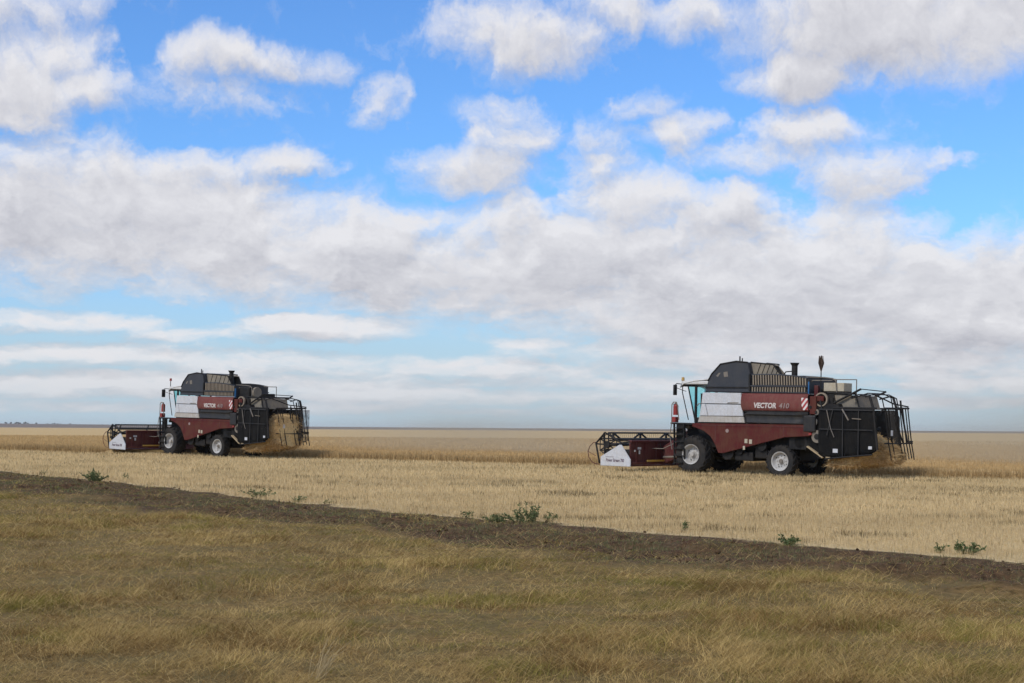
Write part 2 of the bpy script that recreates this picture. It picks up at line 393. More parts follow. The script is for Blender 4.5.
def grid_loops(nr, nc):
    i = np.arange(nr - 1)[:, None] * nc + np.arange(nc - 1)[None]
    return np.stack([i, i + 1, i + nc + 1, i + nc], -1).reshape(-1), np.full((nr - 1) * (nc - 1), 4)

# ------------------------------------------------------------------ ground sheet
ys = np.concatenate([np.linspace(-60, 8, 18)[:-1], np.arange(8, 34, .11), np.arange(34, 75, .3), np.geomspace(75, 9000, 90)])
tt = np.linspace(-1, 1, 300); tt = np.sign(tt) * (np.abs(tt) * .62 + .38 * np.abs(tt) ** 3)
YY, TT = np.meshgrid(ys, tt, indexing='ij'); XX = TT * (np.maximum(YY, 0) * .60 + 9 + np.maximum(0, 8 - YY) * .6)
ZZ = Z(XX, YY)
m = newmat('ground'); t = m.node_tree; geo = nn(t, 'ShaderNodeNewGeometry'); P_ = geo.outputs['Position']
ad = nn(t, 'ShaderNodeAttribute', attribute_name='edge').outputs[2]; aw = nn(t, 'ShaderNodeAttribute', attribute_name='soilw').outputs[2]
nf = noise(t, P_, 9, 8, .65); nm = noise(t, P_, 1.3, 6, .6); nl = noise(t, P_, .35, 4, .5); nff = noise(t, P_, 45, 4, .7)
soil = mixc(t, mrange(t, nf, .36, .66, 0, 1), (.024, .013, .007), (.145, .082, .042))
soil = mixc(t, mrange(t, nm, .40, .62, 0, .55), soil, (.11, .080, .038))
soil = mixc(t, mrange(t, nff, .60, .72, 0, .7), soil, (.30, .22, .12))
thatch = mixc(t, mrange(t, nf, .3, .7, 0, 1), (.075, .046, .015), (.30, .20, .075))
thatch = mixc(t, mrange(t, nm, .42, .62, 0, .6), thatch, (.12, .10, .042))
straw = mixc(t, mrange(t, nf, .3, .7, 0, 1), (.48, .37, .195), (.70, .55, .305))
straw = mixc(t, mrange(t, nl, .4, .65, 0, .45), straw, (.42, .29, .14))
straw = mixc(t, mrange(t, nff, .38, .28, 0, .35), straw, (.16, .11, .06))
dj = mth(t, 'ADD', ad, mth(t, 'MULTIPLY', mth(t, 'SUBTRACT', nf, .5), .9))
c1 = mixc(t, mrange(t, mth(t, 'ADD', dj, aw), -.8, .6, 0, 1, True), thatch, soil)
c2 = mixc(t, mrange(t, dj, -.15, .15, 0, 1, True), c1, straw)
b = principled(t, Base_Color=c2, Roughness=.95, Specular_IOR_Level=.1)
bp = nn(t, 'ShaderNodeBump'); bp.inputs['Strength'].default_value = .8; bp.inputs['Distance'].default_value = .05; t.links.new(nf, bp.inputs['Height']); t.links.new(bp.outputs[0], b.inputs['Normal'])
lp, ct = grid_loops(*YY.shape)
gr = mesh_np('ground', np.stack([XX, YY, ZZ], -1).reshape(-1, 3), lp, ct, m, attrs={'edge': edge_d(XX, YY).ravel(), 'soilw': soil_w(XX, YY).ravel()}, smooth=True)
tag(gr, kind='structure')

# distant ploughed land rising to a low ridge on the left
m = newmat('far_land'); t = m.node_tree; geo = nn(t, 'ShaderNodeNewGeometry')
mp = nn(t, 'ShaderNodeMapping'); mp.inputs['Scale'].default_value = (.0015, .02, .4); t.links.new(geo.outputs['Position'], mp.inputs[0])
principled(t, Base_Color=mixc(t, mrange(t, noise(t, mp.outputs[0], 1, 5, .6), .35, .65, 0, 1), (.085, .055, .032), (.19, .13, .08)), Roughness=1.0)
ax = np.linspace(-.62, .62, 120); yy = np.array([3400, 3700, 4000, 4400, 4800, 5400, 6200, 7600]); hh = np.array([-.5, .25, .6, .9, 1, .8, .3, -.5])
AX, HY = np.meshgrid(ax, yy, indexing='ij'); HH = np.broadcast_to(hh, AX.shape)
prof = np.interp(AX, [-.62, -.40, -.30, -.22, -.12, 0, .08, .62], [14, 11.5, 9.6, 8.0, 5.6, 4.6, 4.2, 3.0]) + 2.2 
V = np.stack([AX * HY, HY, HH * prof + (fbm(AX * 4000, HY, 300, 2) - .5) * .6 * (HH > .5)], -1).reshape(-1, 3)
lp, ct = grid_loops(*AX.shape); tag(mesh_np('hill', V, lp, ct, m, smooth=True), kind='structure')

# ------------------------------------------------------------------ blades
def blades(name, x, y, z0, h, w, lean, ldir, tint, mat, curve=.5, z=None):
    """flat tapering blades: two segments each"""
    n = len(x); zb = (Z(x, y) if z is None else z) + z0
    fa = rng.uniform(0, math.pi, n); wx = np.cos(fa) * w / 2; wy = np.sin(fa) * w / 2
    dx = np.cos(ldir) * lean * h; dy = np.sin(ldir) * lean * h
    hz = h * np.sqrt(np.clip(1 - lean ** 2, .05, 1))
    V = np.empty((n, 5, 3))
    V[:, 0] = np.stack([x - wx, y - wy, zb], 1); V[:, 1] = np.stack([x + wx, y + wy, zb], 1)
    mx_, my_, mz_ = x + dx * (1 - curve) * .5, y + dy * (1 - curve) * .5, zb + hz * .55
    V[:, 2] = np.stack([mx_ - wx * .8, my_ - wy * .8, mz_], 1); V[:, 3] = np.stack([mx_ + wx * .8, my_ + wy * .8, mz_], 1)
    V[:, 4] = np.stack([x + dx, y + dy, zb + hz], 1)
    base = (np.arange(n) * 5)[:, None]
    lp = np.concatenate([base + np.array([[0, 1, 3, 2]]), base + np.array([[2, 3, 4]])], 1).reshape(-1)
    ct = np.tile([4, 3], n)
    return mesh_np(name, V.reshape(-1, 3), lp, ct, mat, tint=np.repeat(tint, 5, 0))
def scatter(dens_fn, x0, x1, y0, y1, dmax):
    n = int((x1 - x0) * (y1 - y0) * dmax); x = rng.uniform(x0, x1, n); y = rng.uniform(y0, y1, n)
    k = rng.uniform(0, dmax, n) < dens_fn(x, y); return x[k], y[k]
def inview(x, y, marg=2.6, k=.35): return (np.abs(x) < k * y + marg)
def mix(a, b, f): f = np.clip(f, 0, 1)[:, None]; return np.asarray(a) * (1 - f) + np.asarray(b) * f

# verge grass: matted, wind laid tufts with dark gaps between them
def gmask(x, y):
    d = edge_d(x, y); sw = soil_w(x, y)
    f = np.clip((-d - sw) / 2.2 + .30, 0, 1); f = np.where(d > -.3, 0, np.maximum(f, np.interp(y, [20, 28, 45], [.18, .34, .60]) * np.clip((fbm(x, y, 1.5, 27, 3) - .38) * 6, .1, 1.3)))
    rag = np.clip((fbm(x, y, .8, 23, 3) - .5) * 5 + f * 2.4 + .0, 0, 1)
    isl = np.clip((fbm(x, y, 1.3, 29, 4) - .54) * 9, 0, 1) * (d < -.4) * .75
    return np.maximum(f * rag, isl)
def gd(x, y):
    patch = np.clip((fbm(x * .75, y, .42, 21, 3) - .36) * 5.5, .55, 1) * np.clip((fbm(x, y, 2.2, 22, 3) - .30) * 4, .35, 1)
    dn = np.interp(y, [10, 14, 20, 30, 45, 70], [4000, 3200, 2000, 1000, 480, 240])
    return dn * gmask(x, y) * patch * inview(x, y)
xs_, ys_ = [], []
for a, b_, dm in ((10.2, 14, 4000), (14, 20, 3200), (20, 30, 2000), (30, 45, 1000), (45, 72, 480)):
    wmax = .36 * b_ + 3; x_, y_ = scatter(gd, -wmax, wmax, a, b_, dm); xs_.append(x_); ys_.append(y_)
x = np.concatenate(xs_); y = np.concatenate(ys_); n = len(x); print('grass', n)
d = edge_d(x, y); sw = soil_w(x, y); depth = np.clip((-d - sw) / 2, 0, 1)
dry1, dry2, gr1, gr2, brn = (.64, .46, .19), (.43, .30, .115), (.20, .175, .042), (.35, .275, .080), (.25, .155, .058)
green = np.clip((fbm(x, y, 2.4, 31, 3) - .46) * 2.4 + (fbm(x, y, .35, 33, 3) - .5) * 3.0 + .34 + .4 * (1 - depth), .03, .95)
brown = np.clip((fbm(x, y, .5, 35, 3) - .52) * 6, .05, .8)
r1 = rng.random(n); cl = np.clip((fbm(x, y, .22, 37, 2) - .5) * 2.2 + .5, 0, 1)
tint = mix(dry1, dry2, r1 * .6 + cl * .7); tint = np.where((rng.random(n) < green)[:, None], mix(gr2, gr1, r1 * .5 + cl * .6), tint); tint = np.where((rng.random(n) < brown)[:, None], np.asarray(brn) * (.7 + .7 * r1[:, None]), tint)
tint *= .96 * (.70 + .60 * fbm(x, y, .9, 41, 4))[:, None]
tall = np.clip((fbm(x, y, 1.6, 51, 3) - .40) * 4.5, .25, 1.15)
h = np.minimum(rng.gamma(4, .031, n), .26) * tall * (.40 + .60 * depth) + .035
lean = np.clip(rng.normal(.89, .13, n), 0, .992)
ldir = rng.normal(.15, .55, n) + (fbm(x, y, .9, 61, 3) - .5) * 6 + (rng.random(n) < .3) * math.pi
w = np.maximum(.0028, y * .00023) * rng.uniform(.7, 1.6, n)
tag(blades('grass', x, y, -.01, h, w, lean, ldir, tint, M['veg'], .35), 'dry olive and straw coloured grass covering the roadside verge', 'grass', kind='stuff')
# fallen bleached straws matted through the grass
x_, y_ = scatter(lambda x, y: gd(x, y) * .08 + 8 * gmask(x, y) * inview(x, y), -18, 18, 10.5, 44, 180); n = len(x_)
tag(blades('dry_stalks', x_, y_, rng.uniform(.01, .10, n), rng.uniform(.08, .28, n), np.maximum(.0028, y_ * .0002), np.clip(rng.normal(.95, .06, n), 0, .999), rng.normal(.1, .7, n) + (rng.random(n) < .5) * math.pi, mix((.66, .49, .22), (.40, .28, .11), rng.random(n)), M['veg'], .2), 'bleached fallen straws matted through the verge grass', 'grass', kind='stuff')
# grey green low weeds and debris on the turned strip
def wd(x, y):
    d = edge_d(x, y); sw = soil_w(x, y); f = np.clip(1 - np.abs(d + sw * .55) / (sw * .62), 0, 1)
    return 1300 * f * np.clip((fbm(x, y, .8, 71, 3) - .44) * 5, .22, 1) * inview(x, y) * np.interp(y, [18, 60], [1, .40])
x_, y_ = scatter(wd, -26, 16, 16, 75, 1300); n = len(x_); print('weeds', n)
gcol = mix((.10, .125, .045), (.21, .21, .105), rng.random(n)); gcol = np.where((rng.random(n) < .45)[:, None], mix((.13, .09, .05), (.34, .25, .14), rng.random(n)), gcol)
tag(blades('low_weeds', x_, y_, -.01, rng.uniform(.02, .09, n), np.maximum(.005, y_ * .0003), np.clip(rng.normal(.6, .3, n), 0, .98), rng.uniform(0, 6.28, n), gcol, M['veg'], .3), 'low grey green weeds scattered over the bare turned soil strip', 'weeds', kind='stuff')

# ------------------------------------------------------------------ stubble
V_SWATH, V_CUT, U_CUT = 62.9, 57.0, 79.6
def vedge(u): return np.where(u < U_CUT, V_SWATH, V_CUT)
def sd_(x, y):
    d = edge_d(x, y); u, v = uv_of(x, y); row = .35 + .65 * (np.abs(((v / .19) % 1) - .5) < .27)
    dn = np.interp(y, [24, 36, 50, 75, 110], [560, 400, 230, 110, 45])
    return dn * row * (d > .0) * (v < vedge(u) + .2) * inview(x, y, 2) * np.clip(.75 + (fbm(x, y, 3, 81, 3) - .35) * 2, .65, 1)
xs_, ys_ = [], []
for a, b_, dm in ((20, 36, 560), (36, 50, 400), (50, 75, 232), (75, 130, 112)):
    wmax = .36 * b_ + 2; x_, y_ = scatter(sd_, -wmax, wmax, a, b_, dm); xs_.append(x_); ys_.append(y_)
x = np.concatenate(xs_); y = np.concatenate(ys_); n = len(x); print('stubble', n)
r1 = rng.random(n); tint = mix((.74, .58, .33), (.54, .41, .21), r1) * (.8 + .4 * fbm(x, y, 4, 91, 3))[:, None]
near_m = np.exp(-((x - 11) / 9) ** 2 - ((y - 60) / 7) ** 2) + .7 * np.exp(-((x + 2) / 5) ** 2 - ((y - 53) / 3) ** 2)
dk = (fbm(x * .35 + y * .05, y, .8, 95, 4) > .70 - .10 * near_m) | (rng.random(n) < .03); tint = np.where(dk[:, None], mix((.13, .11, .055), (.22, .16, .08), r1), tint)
h = rng.uniform(.07, .17, n) * np.interp(y, [25, 60], [.9, 1.25]); w = np.maximum(.0036, y * .00022) * rng.uniform(.8, 1.4, n)
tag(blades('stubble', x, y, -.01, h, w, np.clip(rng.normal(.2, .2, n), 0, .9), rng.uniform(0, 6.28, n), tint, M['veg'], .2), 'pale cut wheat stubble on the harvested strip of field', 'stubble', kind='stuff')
# clods turned up along the strip
nq = 16000; xq = rng.uniform(-28, 17, nq); yq = rng.uniform(16, 76, nq); dq = edge_d(xq, yq); kq = (dq < .1) & (dq > -soil_w(xq, yq) * .9) & inview(xq, yq) & (fbm(xq, yq, 1.2, 99, 3) > .46)
xq, yq = xq[kq], yq[kq]; nq = len(xq); rq = np.minimum(rng.gamma(2.0, .013, nq), .06)
oc = np.array([[1, 0, 0], [0, 1, 0], [-1, 0, 0], [0, -1, 0], [0, 0, .8], [0, 0, -.5]], float); ang = rng.uniform(0, 6.28, nq)
vv = oc[None] * rng.uniform(.6, 1.3, (nq, 6, 3)) * rq[:, None, None]; vx = vv[..., 0] * np.cos(ang)[:, None] - vv[..., 1] * np.sin(ang)[:, None]; vy = vv[..., 0] * np.sin(ang)[:, None] + vv[..., 1] * np.cos(ang)[:, None]
VQ = np.stack([vx + xq[:, None], vy + yq[:, None], vv[..., 2] + Z(xq, yq)[:, None] + rq[:, None] * .3], -1).reshape(-1, 3)
fq = np.array([[0, 1, 4], [1, 2, 4], [2, 3, 4], [3, 0, 4], [1, 0, 5], [2, 1, 5], [3, 2, 5], [0, 3, 5]])
lq = ((np.arange(nq) * 6)[:, None, None] + fq[None]).reshape(-1)
tag(mesh_np('soil_clods', VQ, lq, np.full(nq * 8, 3), M['veg'], tint=np.repeat(mix((.055, .032, .018), (.19, .125, .075), rng.random(nq)), 6, 0)), 'brown clods of turned soil along the bare strip', 'soil', kind='stuff')
# loose straw and chaff lying between the rows
x_, y_ = scatter(lambda x, y: sd_(x, y) * .55, -34, 34, 22, 105, 200); n = len(x_)
tag(blades('loose_straw', x_, y_, .02, rng.uniform(.12, .35, n), np.maximum(.005, y_ * .0003), np.full(n, .985), rng.uniform(0, 6.28, n), mix((.60, .46, .27), (.42, .30, .15), rng.random(n)), M['veg'], .0), 'loose straw lying flat between the stubble rows', 'straw', kind='stuff')

# ------------------------------------------------------------------ standing wheat
m = newmat('wheat_top'); t = m.node_tree; geo = nn(t, 'ShaderNodeNewGeometry'); P_ = geo.outputs['Position']
a = noise(t, P_, 6, 6, .7); bb_ = noise(t, P_, .12, 5, .6)
mp = nn(t, 'ShaderNodeMapping'); mp.inputs['Rotation'].default_value = (0, 0, -(math.pi - YAW)); mp.inputs['Scale'].default_value = (.02, .35, .3); t.links.new(P_, mp.inputs[0])
st_ = noise(t, mp.outputs[0], 1, 4, .6)
wc = mixc(t, mrange(t, a, .3, .7, 0, 1), (.40, .275, .12), (.62, .445, .215))
wc = mixc(t, mrange(t, mth(t, 'ADD', mth(t, 'MULTIPLY', bb_, .6), mth(t, 'MULTIPLY', st_, .4)), .38, .62, 0, .5), wc, (.56, .41, .215))
principled(t, Base_Color=wc, Roughness=1.0, Specular_IOR_Level=.05)
uu = np.unique(np.concatenate([np.linspace(-400, -60, 12), np.arange(-60, 160, .55), np.geomspace(160, 5200, 60)]))
uu = np.concatenate([uu[uu < U_CUT], [U_CUT - .01, U_CUT + .01], uu[uu > U_CUT + .02]])
dv = np.concatenate([[0], np.arange(.35, 30, .5), np.geomspace(30, 2300, 60)])
UU, DV = np.meshgrid(uu, dv, indexing='ij'); VV = vedge(UU) + DV + (fbm(UU, UU * 0, 1.5, 5) - .5) * .4 * (DV < 1)
WX = UU * UH[0] + VV * VH[0]; WY = UU * UH[1] + VV * VH[1]
WZ = G0(WX, WY) - .02 + np.clip(DV / 1.4, 0, 1) * (.36 + (fbm(WX, WY, 1.6, 7, 3) - .5) * .14)
lp, ct = grid_loops(*UU.shape)
tag(mesh_np('wheat_field', np.stack([WX, WY, WZ], -1).reshape(-1, 3), lp, ct, m), 'dense golden standing wheat stretching to the horizon', 'wheat', kind='stuff')
def wn(x, y):
    u, v = uv_of(x, y); q = v - vedge(u)
    return np.interp(q, [-.5, -.2, .0, 1.3, 1.8, 25, 120], [0, 60, 220, 380, 80, 30, 2.5]) * inview(x, y, 3) * (q > -.5) * (y < 210)
xs_, ys_ = [], []
for a, b_, dm in ((50, 130, 421),):
    for (xa, xb) in ((-50, -25), (-25, 0), (0, 25), (25, 50)):
        x_, y_ = scatter(wn, xa, xb, a, b_, dm); xs_.append(x_); ys_.append(y_)
x_, y_ = scatter(lambda x, y: np.minimum(wn(x, y), 12), -76, 76, 130, 210, 12); xs_.append(x_); ys_.append(y_)
x = np.concatenate(xs_); y = np.concatenate(ys_); n = len(x); print('wheat', n)
u, v = uv_of(x, y); q = v - vedge(u); r1 = rng.random(n)
tag(blades('wheat_stalks', x, y, np.where(q < 1.4, 0, .24), np.where(q < 1.4, rng.uniform(.28, .55, n), rng.uniform(.16, .32, n)), np.maximum(.012, y * .00030) * rng.uniform(.8, 1.5, n), np.clip(rng.normal(.2, .15, n), 0, .7), rng.uniform(0, 6.28, n),
      mix((.62, .44, .215), (.44, .30, .14), r1) * np.interp(q, [0, 1.2], [.78, .98])[:, None], M['veg'], .3, z=G0(x, y)), 'golden wheat stalks and ears along the standing crop', 'wheat', kind='stuff')  # shade put into the tint: stalks darken towards the sunlit cut edge

# ------------------------------------------------------------------ far windbreak on the left ridge
bmw = bmesh.new()
for i in range(46):
    a_ = -.335 + .0016 * i * random.uniform(.7, 1.3) if i < 26 else random.uniform(-.29, -.15)
    yy_ = 4750; s = random.uniform(1.4, 3.4) * (1 if i < 26 else .6)
    zb = float(np.interp(a_, [-.62, -.40, -.30, -.22, -.12], [14, 11.5, 9.6, 8.0, 5.6])) + 2.0
    for k in range(4):
        q_ = bmesh.ops.create_icosphere(bmw, subdivisions=1, radius=s * random.uniform(.5, 1))
        bmesh.ops.transform(bmw, matrix=Matrix.Translation((a_ * yy_ + random.uniform(-s, s) * 1.2, yy_ + random.uniform(-3, 3), zb + s * random.uniform(.3, .9))), verts=q_['verts'])
me = bpy.data.meshes.new('distant_trees'); bmw.to_mesh(me); bmw.free(); me.materials.append(paint('far_foliage', (.035, .045, .03), .9, dust=0))
tag(link(bpy.data.objects.new('distant_trees', me)), 'tiny dark line of distant trees along the left horizon', 'trees', kind='stuff')

# ------------------------------------------------------------------ combine harvesters
def tyre_mb(c, r, w, rim, lugs):
    mb = MB(); y0, y1 = -w / 2, w / 2
    prof = [(rim * 1.0, y0 * .80), (rim * 1.18, y0 * .94), (r * .80, y0 * 1.0), (r * .93, y0 * .93), (r * .955, y0 * .6), (r * .965, 0), (r * .955, y1 * .6), (r * .93, y1 * .93), (r * .80, y1 * 1.0), (rim * 1.18, y1 * .94), (rim * 1.0, y1 * .80)]
    mb.lathe_y(prof, c, 48)
    for i in range(lugs):
        for s in (-1, 1):
            a = 2 * math.pi * (i + (.5 if s > 0 else 0)) / lugs
            p = Vector((math.cos(a) * r * .972, s * w * .25, math.sin(a) * r * .972)) + Vector(c)
            rm = Matrix.Rotation(-a, 4, 'Y') @ Matrix.Rotation(s * R(38), 4, 'X')
            q = bmesh.ops.create_cube(mb.bm, size=1)
            bmesh.ops.transform(mb.bm, matrix=Matrix.Translation(p) @ rm @ Matrix.Diagonal((r * .058, w * .60, r * .065, 1)), verts=q['verts'])
            # shoulder end of the lug
            p2 = Vector((math.cos(a + .10) * r * .93, s * w * .475, math.sin(a + .10) * r * .93)) + Vector(c)
            q = bmesh.ops.create_cube(mb.bm, size=1)
            bmesh.ops.transform(mb.bm, matrix=Matrix.Translation(p2) @ Matrix.Rotation(-a - .1, 4, 'Y') @ Matrix.Diagonal((r * .12, w * .06, r * .065, 1)), verts=q['verts'])
    return mb
def wheel(root, x, y, r, w, rim, side, lugs):
    """wheel part > tyre is its own mesh; rim with dished disc, hub and bolts"""
    c = (x, y, r)
    mb = MB(); o = side * w / 2
    prof = [(.02, o * .45), (rim * .32, o * .45), (rim * .36, o * .30), (rim * .74, o * .22), (rim * .86, o * .48), (rim * .93, o * .88), (rim * 1.04, o * .96), (rim * 1.04, o * .82), (rim * .98, o * .78), (rim * .9, o * .2), (rim * .9, -o * .8)]
    mb.lathe_y(prof, c, 36)
    rimo = mb.build('wheel', M['rim'], root, True)
    tyre_mb(c, r, w, rim, lugs).build('tyre', M['rubber'], rimo, True)
    hb = MB(); hb.cyl((x, y + o * .2, r), (x, y + o * .68, r), rim * .27, rim * .22, 16)
    for k in range(8):
        a = k * math.pi / 4; hb.cyl((x + math.cos(a) * rim * .53, y + o * .24, r + math.sin(a) * rim * .53), (x + math.cos(a) * rim * .53, y + o * .36, r + math.sin(a) * rim * .53), rim * .06, seg=6)
    hb.build('hub', M['steel'] if side > 0 and r < .75 else M['rim'], rimo, True)
    hl = MB()
    for k in range(4):
        a = k * math.pi / 2 + .5; hl.cyl((x + math.cos(a) * rim * .70, y + o * .21, r + math.sin(a) * rim * .70), (x + math.cos(a) * rim * .70, y + o * .245, r + math.sin(a) * rim * .70), rim * .085, seg=10)
    hl.build('rim_slot', M['black'], rimo)

def combine(loc, yaw_deg, pitch_deg, label, v):
    root = bpy.data.objects.new('combine_harvester', None); C.collection.objects.link(root)
    root.location = loc; root.rotation_euler = (0, -R(pitch_deg), math.pi - R(yaw_deg)); root.empty_display_size = .5
    tag(root, label, 'combine harvester', 'combine harvesters cutting the wheat field')
    B = lambda name, mb, mat, par=root, sm=False, solid=0: mb.build(name, M[mat], par, sm, solid)
    # chassis, axles, dark machinery below the panels
    ch = MB(); ch.bb(-5.6, .6, -.95, .95, 1.15, 2.05).bb(-4.9, -1.2, -.75, .75, .72, 1.2)
    ch.cyl((0, -1.35, .82), (0, 1.3, .82), .15).cyl((-4.36, -1.3, .68), (-4.36, 1.25, .68), .11).bb(-4.5, -4.2, -.3, .3, .6, 1.2)
    ch.bb(-2.9, -2.0, -1.15, 1.2, .62, 1.0, .04).bb(-3.6, -3.0, .6, 1.2, .75, 1.25, .04).cyl((-1.7, .4, .95), (-1.7, 1.3, .95), .30, seg=20).cyl((-3.4, 1.0, 1.3), (-3.4, 1.32, 1.3), .22, seg=20)
    ch.cyl((-2.3, 1.1, 1.05), (-2.3, 1.3, 1.05), .16, seg=18).cyl((-5.2, 1.0, 1.5), (-5.2, 1.3, 1.5), .25, seg=18).bb(-5.5, -4.7, .9, 1.3, 1.2, 1.75)
    B('chassis', ch, 'black', sm=False)
    # wheels
    for s in (1, -1):
        wheel(root, 0, s * 1.22, .82, .74, .42, s, 18)
        wheel(root, -4.36, s * 1.24, .68, .48, .39, s, 18)
    # red lower skirts
    sk = [(.02, 2.17), (-5.62, 2.22), (-5.74, 1.76), (-4.57, 1.68), (-1.58, .92), (-1.34, .92), (-1.16, 1.30), (-.93, 1.62), (-.60, 1.84), (-.16, 1.98), (.02, 2.02)]
    for s in (1, -1):
        o = B('side_skirt', MB().prism(sk, s * 1.40, s * 1.47, .012), 'red')
        B('skirt_seam', MB().prism([(-1.20, 2.10), (-1.17, 2.10), (-1.17, 1.4), (-1.20, 1.35)], s * 1.471, s * 1.478).prism([(-4.55, 2.16), (-4.52, 2.16), (-4.52, 1.72), (-4.55, 1.72)], s * 1.471, s * 1.478).prism([(-.3, 2.10), (-5.5, 2.14), (-5.5, 2.115), (-.3, 2.075)], s * 1.471, s * 1.490), 'red_dark', o)
    B('number_plate', MB().bb(-2.80, -2.66, 1.475, 1.495, 1.38, 1.56).bb(-3.02, -2.88, 1.475, 1.495, 1.36, 1.54).bb(-2.68, -2.58, 1.475, 1.49, 1.10, 1.26), 'cream')
    B('round_badge', MB().cyl((-1.78, 1.47, 1.88), (-1.78, 1.486, 1.88), .08, seg=16), 'letter_grey')
    # core body behind the panels
    B('body_core', MB().bb(-5.6, -.32, -1.34, 1.34, 2.0, 3.46), 'black')
    # white front panels with dark gaps
    for s in (1, -1):
        w1 = MB().prism([(-.50, 3.50), (-2.42, 3.50), (-2.50, 3.05), (-2.44, 3.03), (-.60, 3.03), (-.44, 3.03)], s * 1.35, s * 1.47, .015)
        o = B('white_panel', w1, 'white')
        B('lower_panel', MB().prism([(-.66, 3.00), (-2.47, 3.00), (-2.55, 2.52), (-.80, 2.50)], s * 1.35, s * 1.465, .012), 'white', o)
        B('front_panel', MB().prism([(-.44, 3.01), (-.635, 3.01), (-.775, 2.50), (-.35, 2.50)], s * 1.35, s * 1.46, .012), 'white', o)
        B('sill_strip', MB().prism([(-.34, 2.48), (-2.56, 2.495), (-2.62, 2.24), (-.27, 2.22)], s * 1.35, s * 1.45, .012), 'white_dirty', o)
        B('latch', MB().prism([(-1.75, 3.05), (-2.3, 3.06), (-2.33, 3.10), (-1.80, 3.09)], s * 1.471, s * 1.476), 'steel', o)
    # red upper panel, gently bulging
    for s in (1, -1):
        rows = []
        for zz, yy_ in ((2.745, 1.44), (2.80, 1.475), (2.95, 1.495), (3.15, 1.49), (3.35, 1.46), (3.46, 1.42), (3.50, 1.36)):
            rear = -5.62 + (3.5 - 2.745 - (zz - 2.745)) * -.0 - (.0 if zz > 3.3 else .06)
            rows.append([(x_, s * yy_, zz) for x_ in ((-2.44 if zz > 3 else -2.44 - (3 - zz) * .25), -3.2, -4.2, -5.0, rear)])
        o = B('red_panel', MB().strip(rows), 'red_faded', sm=True, solid=.03)
        if s > 0:
            text_mesh('lettering', 'VECTOR', .30, M['letter'], o, Matrix(((-1, 0, 0, -3.08), (0, 0, -1, 1.512), (0, 1, 0, 2.885), (0, 0, 0, 1))) @ Matrix(((1, 0, 0, 0), (0, 1, 0, 0), (0, 0, -1, 0), (0, 0, 0, 1))), bold=.012, shear=.18, sx=1.10)
            text_mesh('lettering', '410', .30, M['letter_grey'], o, Matrix(((-1, 0, 0, -4.30), (0, 0, 1, 1.512), (0, 1, 0, 2.885), (0, 0, 0, 1))), bold=.006, shear=.18, sx=.5)
            B('hazard_plate', MB().prism([(-5.36, 3.34), (-5.66, 3.30), (-5.66, 2.84), (-5.46, 2.82), (-5.38, 3.0)], 1.502, 1.515), 'hazard', o)
        # black band: rounded front end and a recess
        bd = MB(); rr = []
        for zz, yy_ in ((2.735, 1.44), (2.70, 1.47), (2.62, 1.475), (2.57, 1.42), (2.46, 1.40), (2.36, 1.43), (2.27, 1.45), (2.235, 1.42)):
            x0 = -2.60 - .10 * abs(zz - 2.6) / .3 - (.18 if zz > 2.69 or zz < 2.26 else 0)
            rr.append([(x_, s * yy_, zz) for x_ in (x0, x0 - .06, -4.0, -5.0, -5.66)])
        B('black_band', bd.strip(rr), 'charcoal', sm=True, solid=.03)
        B('trim_strip', MB().bb(-5.66, -2.62, s * 1.43, s * 1.50, 2.715, 2.745), 'black')
    B('side_box', MB().bb(-6.0, -5.45, 1.15, 1.50, 1.93, 2.62, .05), 'charcoal')
    B('red_bracket', MB().bb(-6.0, -5.7, 1.1, 1.42, 2.66, 3.40, .02).bb(-6.3, -5.9, .9, 1.35, 3.2, 3.42, .02), 'red')
    B('tail_lamp', MB().bb(-5.83, -5.70, 1.3, 1.485, 1.80, 1.90, .01), 'red_bright')
    # grain tank extension: dark front hood
    hood = [(-.52, 3.53), (-.58, 3.80), (-.64, 4.00), (-.82, 4.30), (-1.26, 4.73), (-2.05, 4.85), (-2.62, 4.80), (-2.76, 4.25), (-2.78, 3.53)]
    o = B('tank_hood', MB().prism(hood, -1.28, 1.28, .02), 'slate')
    B('hood_rim', MB().pipe([(x_, 1.28, z_) for x_, z_ in hood[2:7]], .035).pipe([(x_, -1.28, z_) for x_, z_ in hood[2:7]], .035).bb(-2.78, -.53, 1.285, 1.31, 3.70, 3.76).bb(-2.78, -2.70, 1.285, 1.315, 3.6, 4.3), 'black', o)
    B('hood_patch', MB().prism([(-1.05, 4.22), (-1.2, 4.36), (-1.28, 4.36), (-1.15, 4.18)], 1.283, 1.287).prism([(-1.42, 4.38), (-1.62, 4.42), (-1.66, 4.2), (-1.46, 4.18)], 1.283, 1.287), 'steel', o)
    B('hood_antenna', MB().cyl((-2.0, .9, 4.8), (-2.0, .9, 5.08), .03).cyl((-2.12, .9, 4.8), (-2.12, .9, 5.0), .025), 'black', o)
    # ribbed side walls of the tank
    xr = -5.5
    for s in (1, -1):
        wall = MB().prism([(-2.78, 3.53), (-2.78, 4.27), (-3.9, 4.27), (-4.7, 4.24), (xr, 4.14), (xr, 3.53)], s * 1.16, s * 1.20)
        o = B('tank_wall', wall, 'charcoal')
        rb = MB(); n_ = 21
        for k in range(n_):
            x_ = -2.90 - (2.5) * k / (n_ - 1); zt = float(np.interp(-x_, [2.78, 3.9, 4.7, 5.5], [4.26, 4.26, 4.22, 4.12]))
            rb.box((x_, s * 1.235, (zt + 3.86) / 2), (.05, .07, zt - 3.84), rot=(0, R(3), 0)); rb.box((x_ + .03, s * 1.245, 3.66), (.05, .07, .20))
        B('wall_ribs', rb, 'ribs', o)
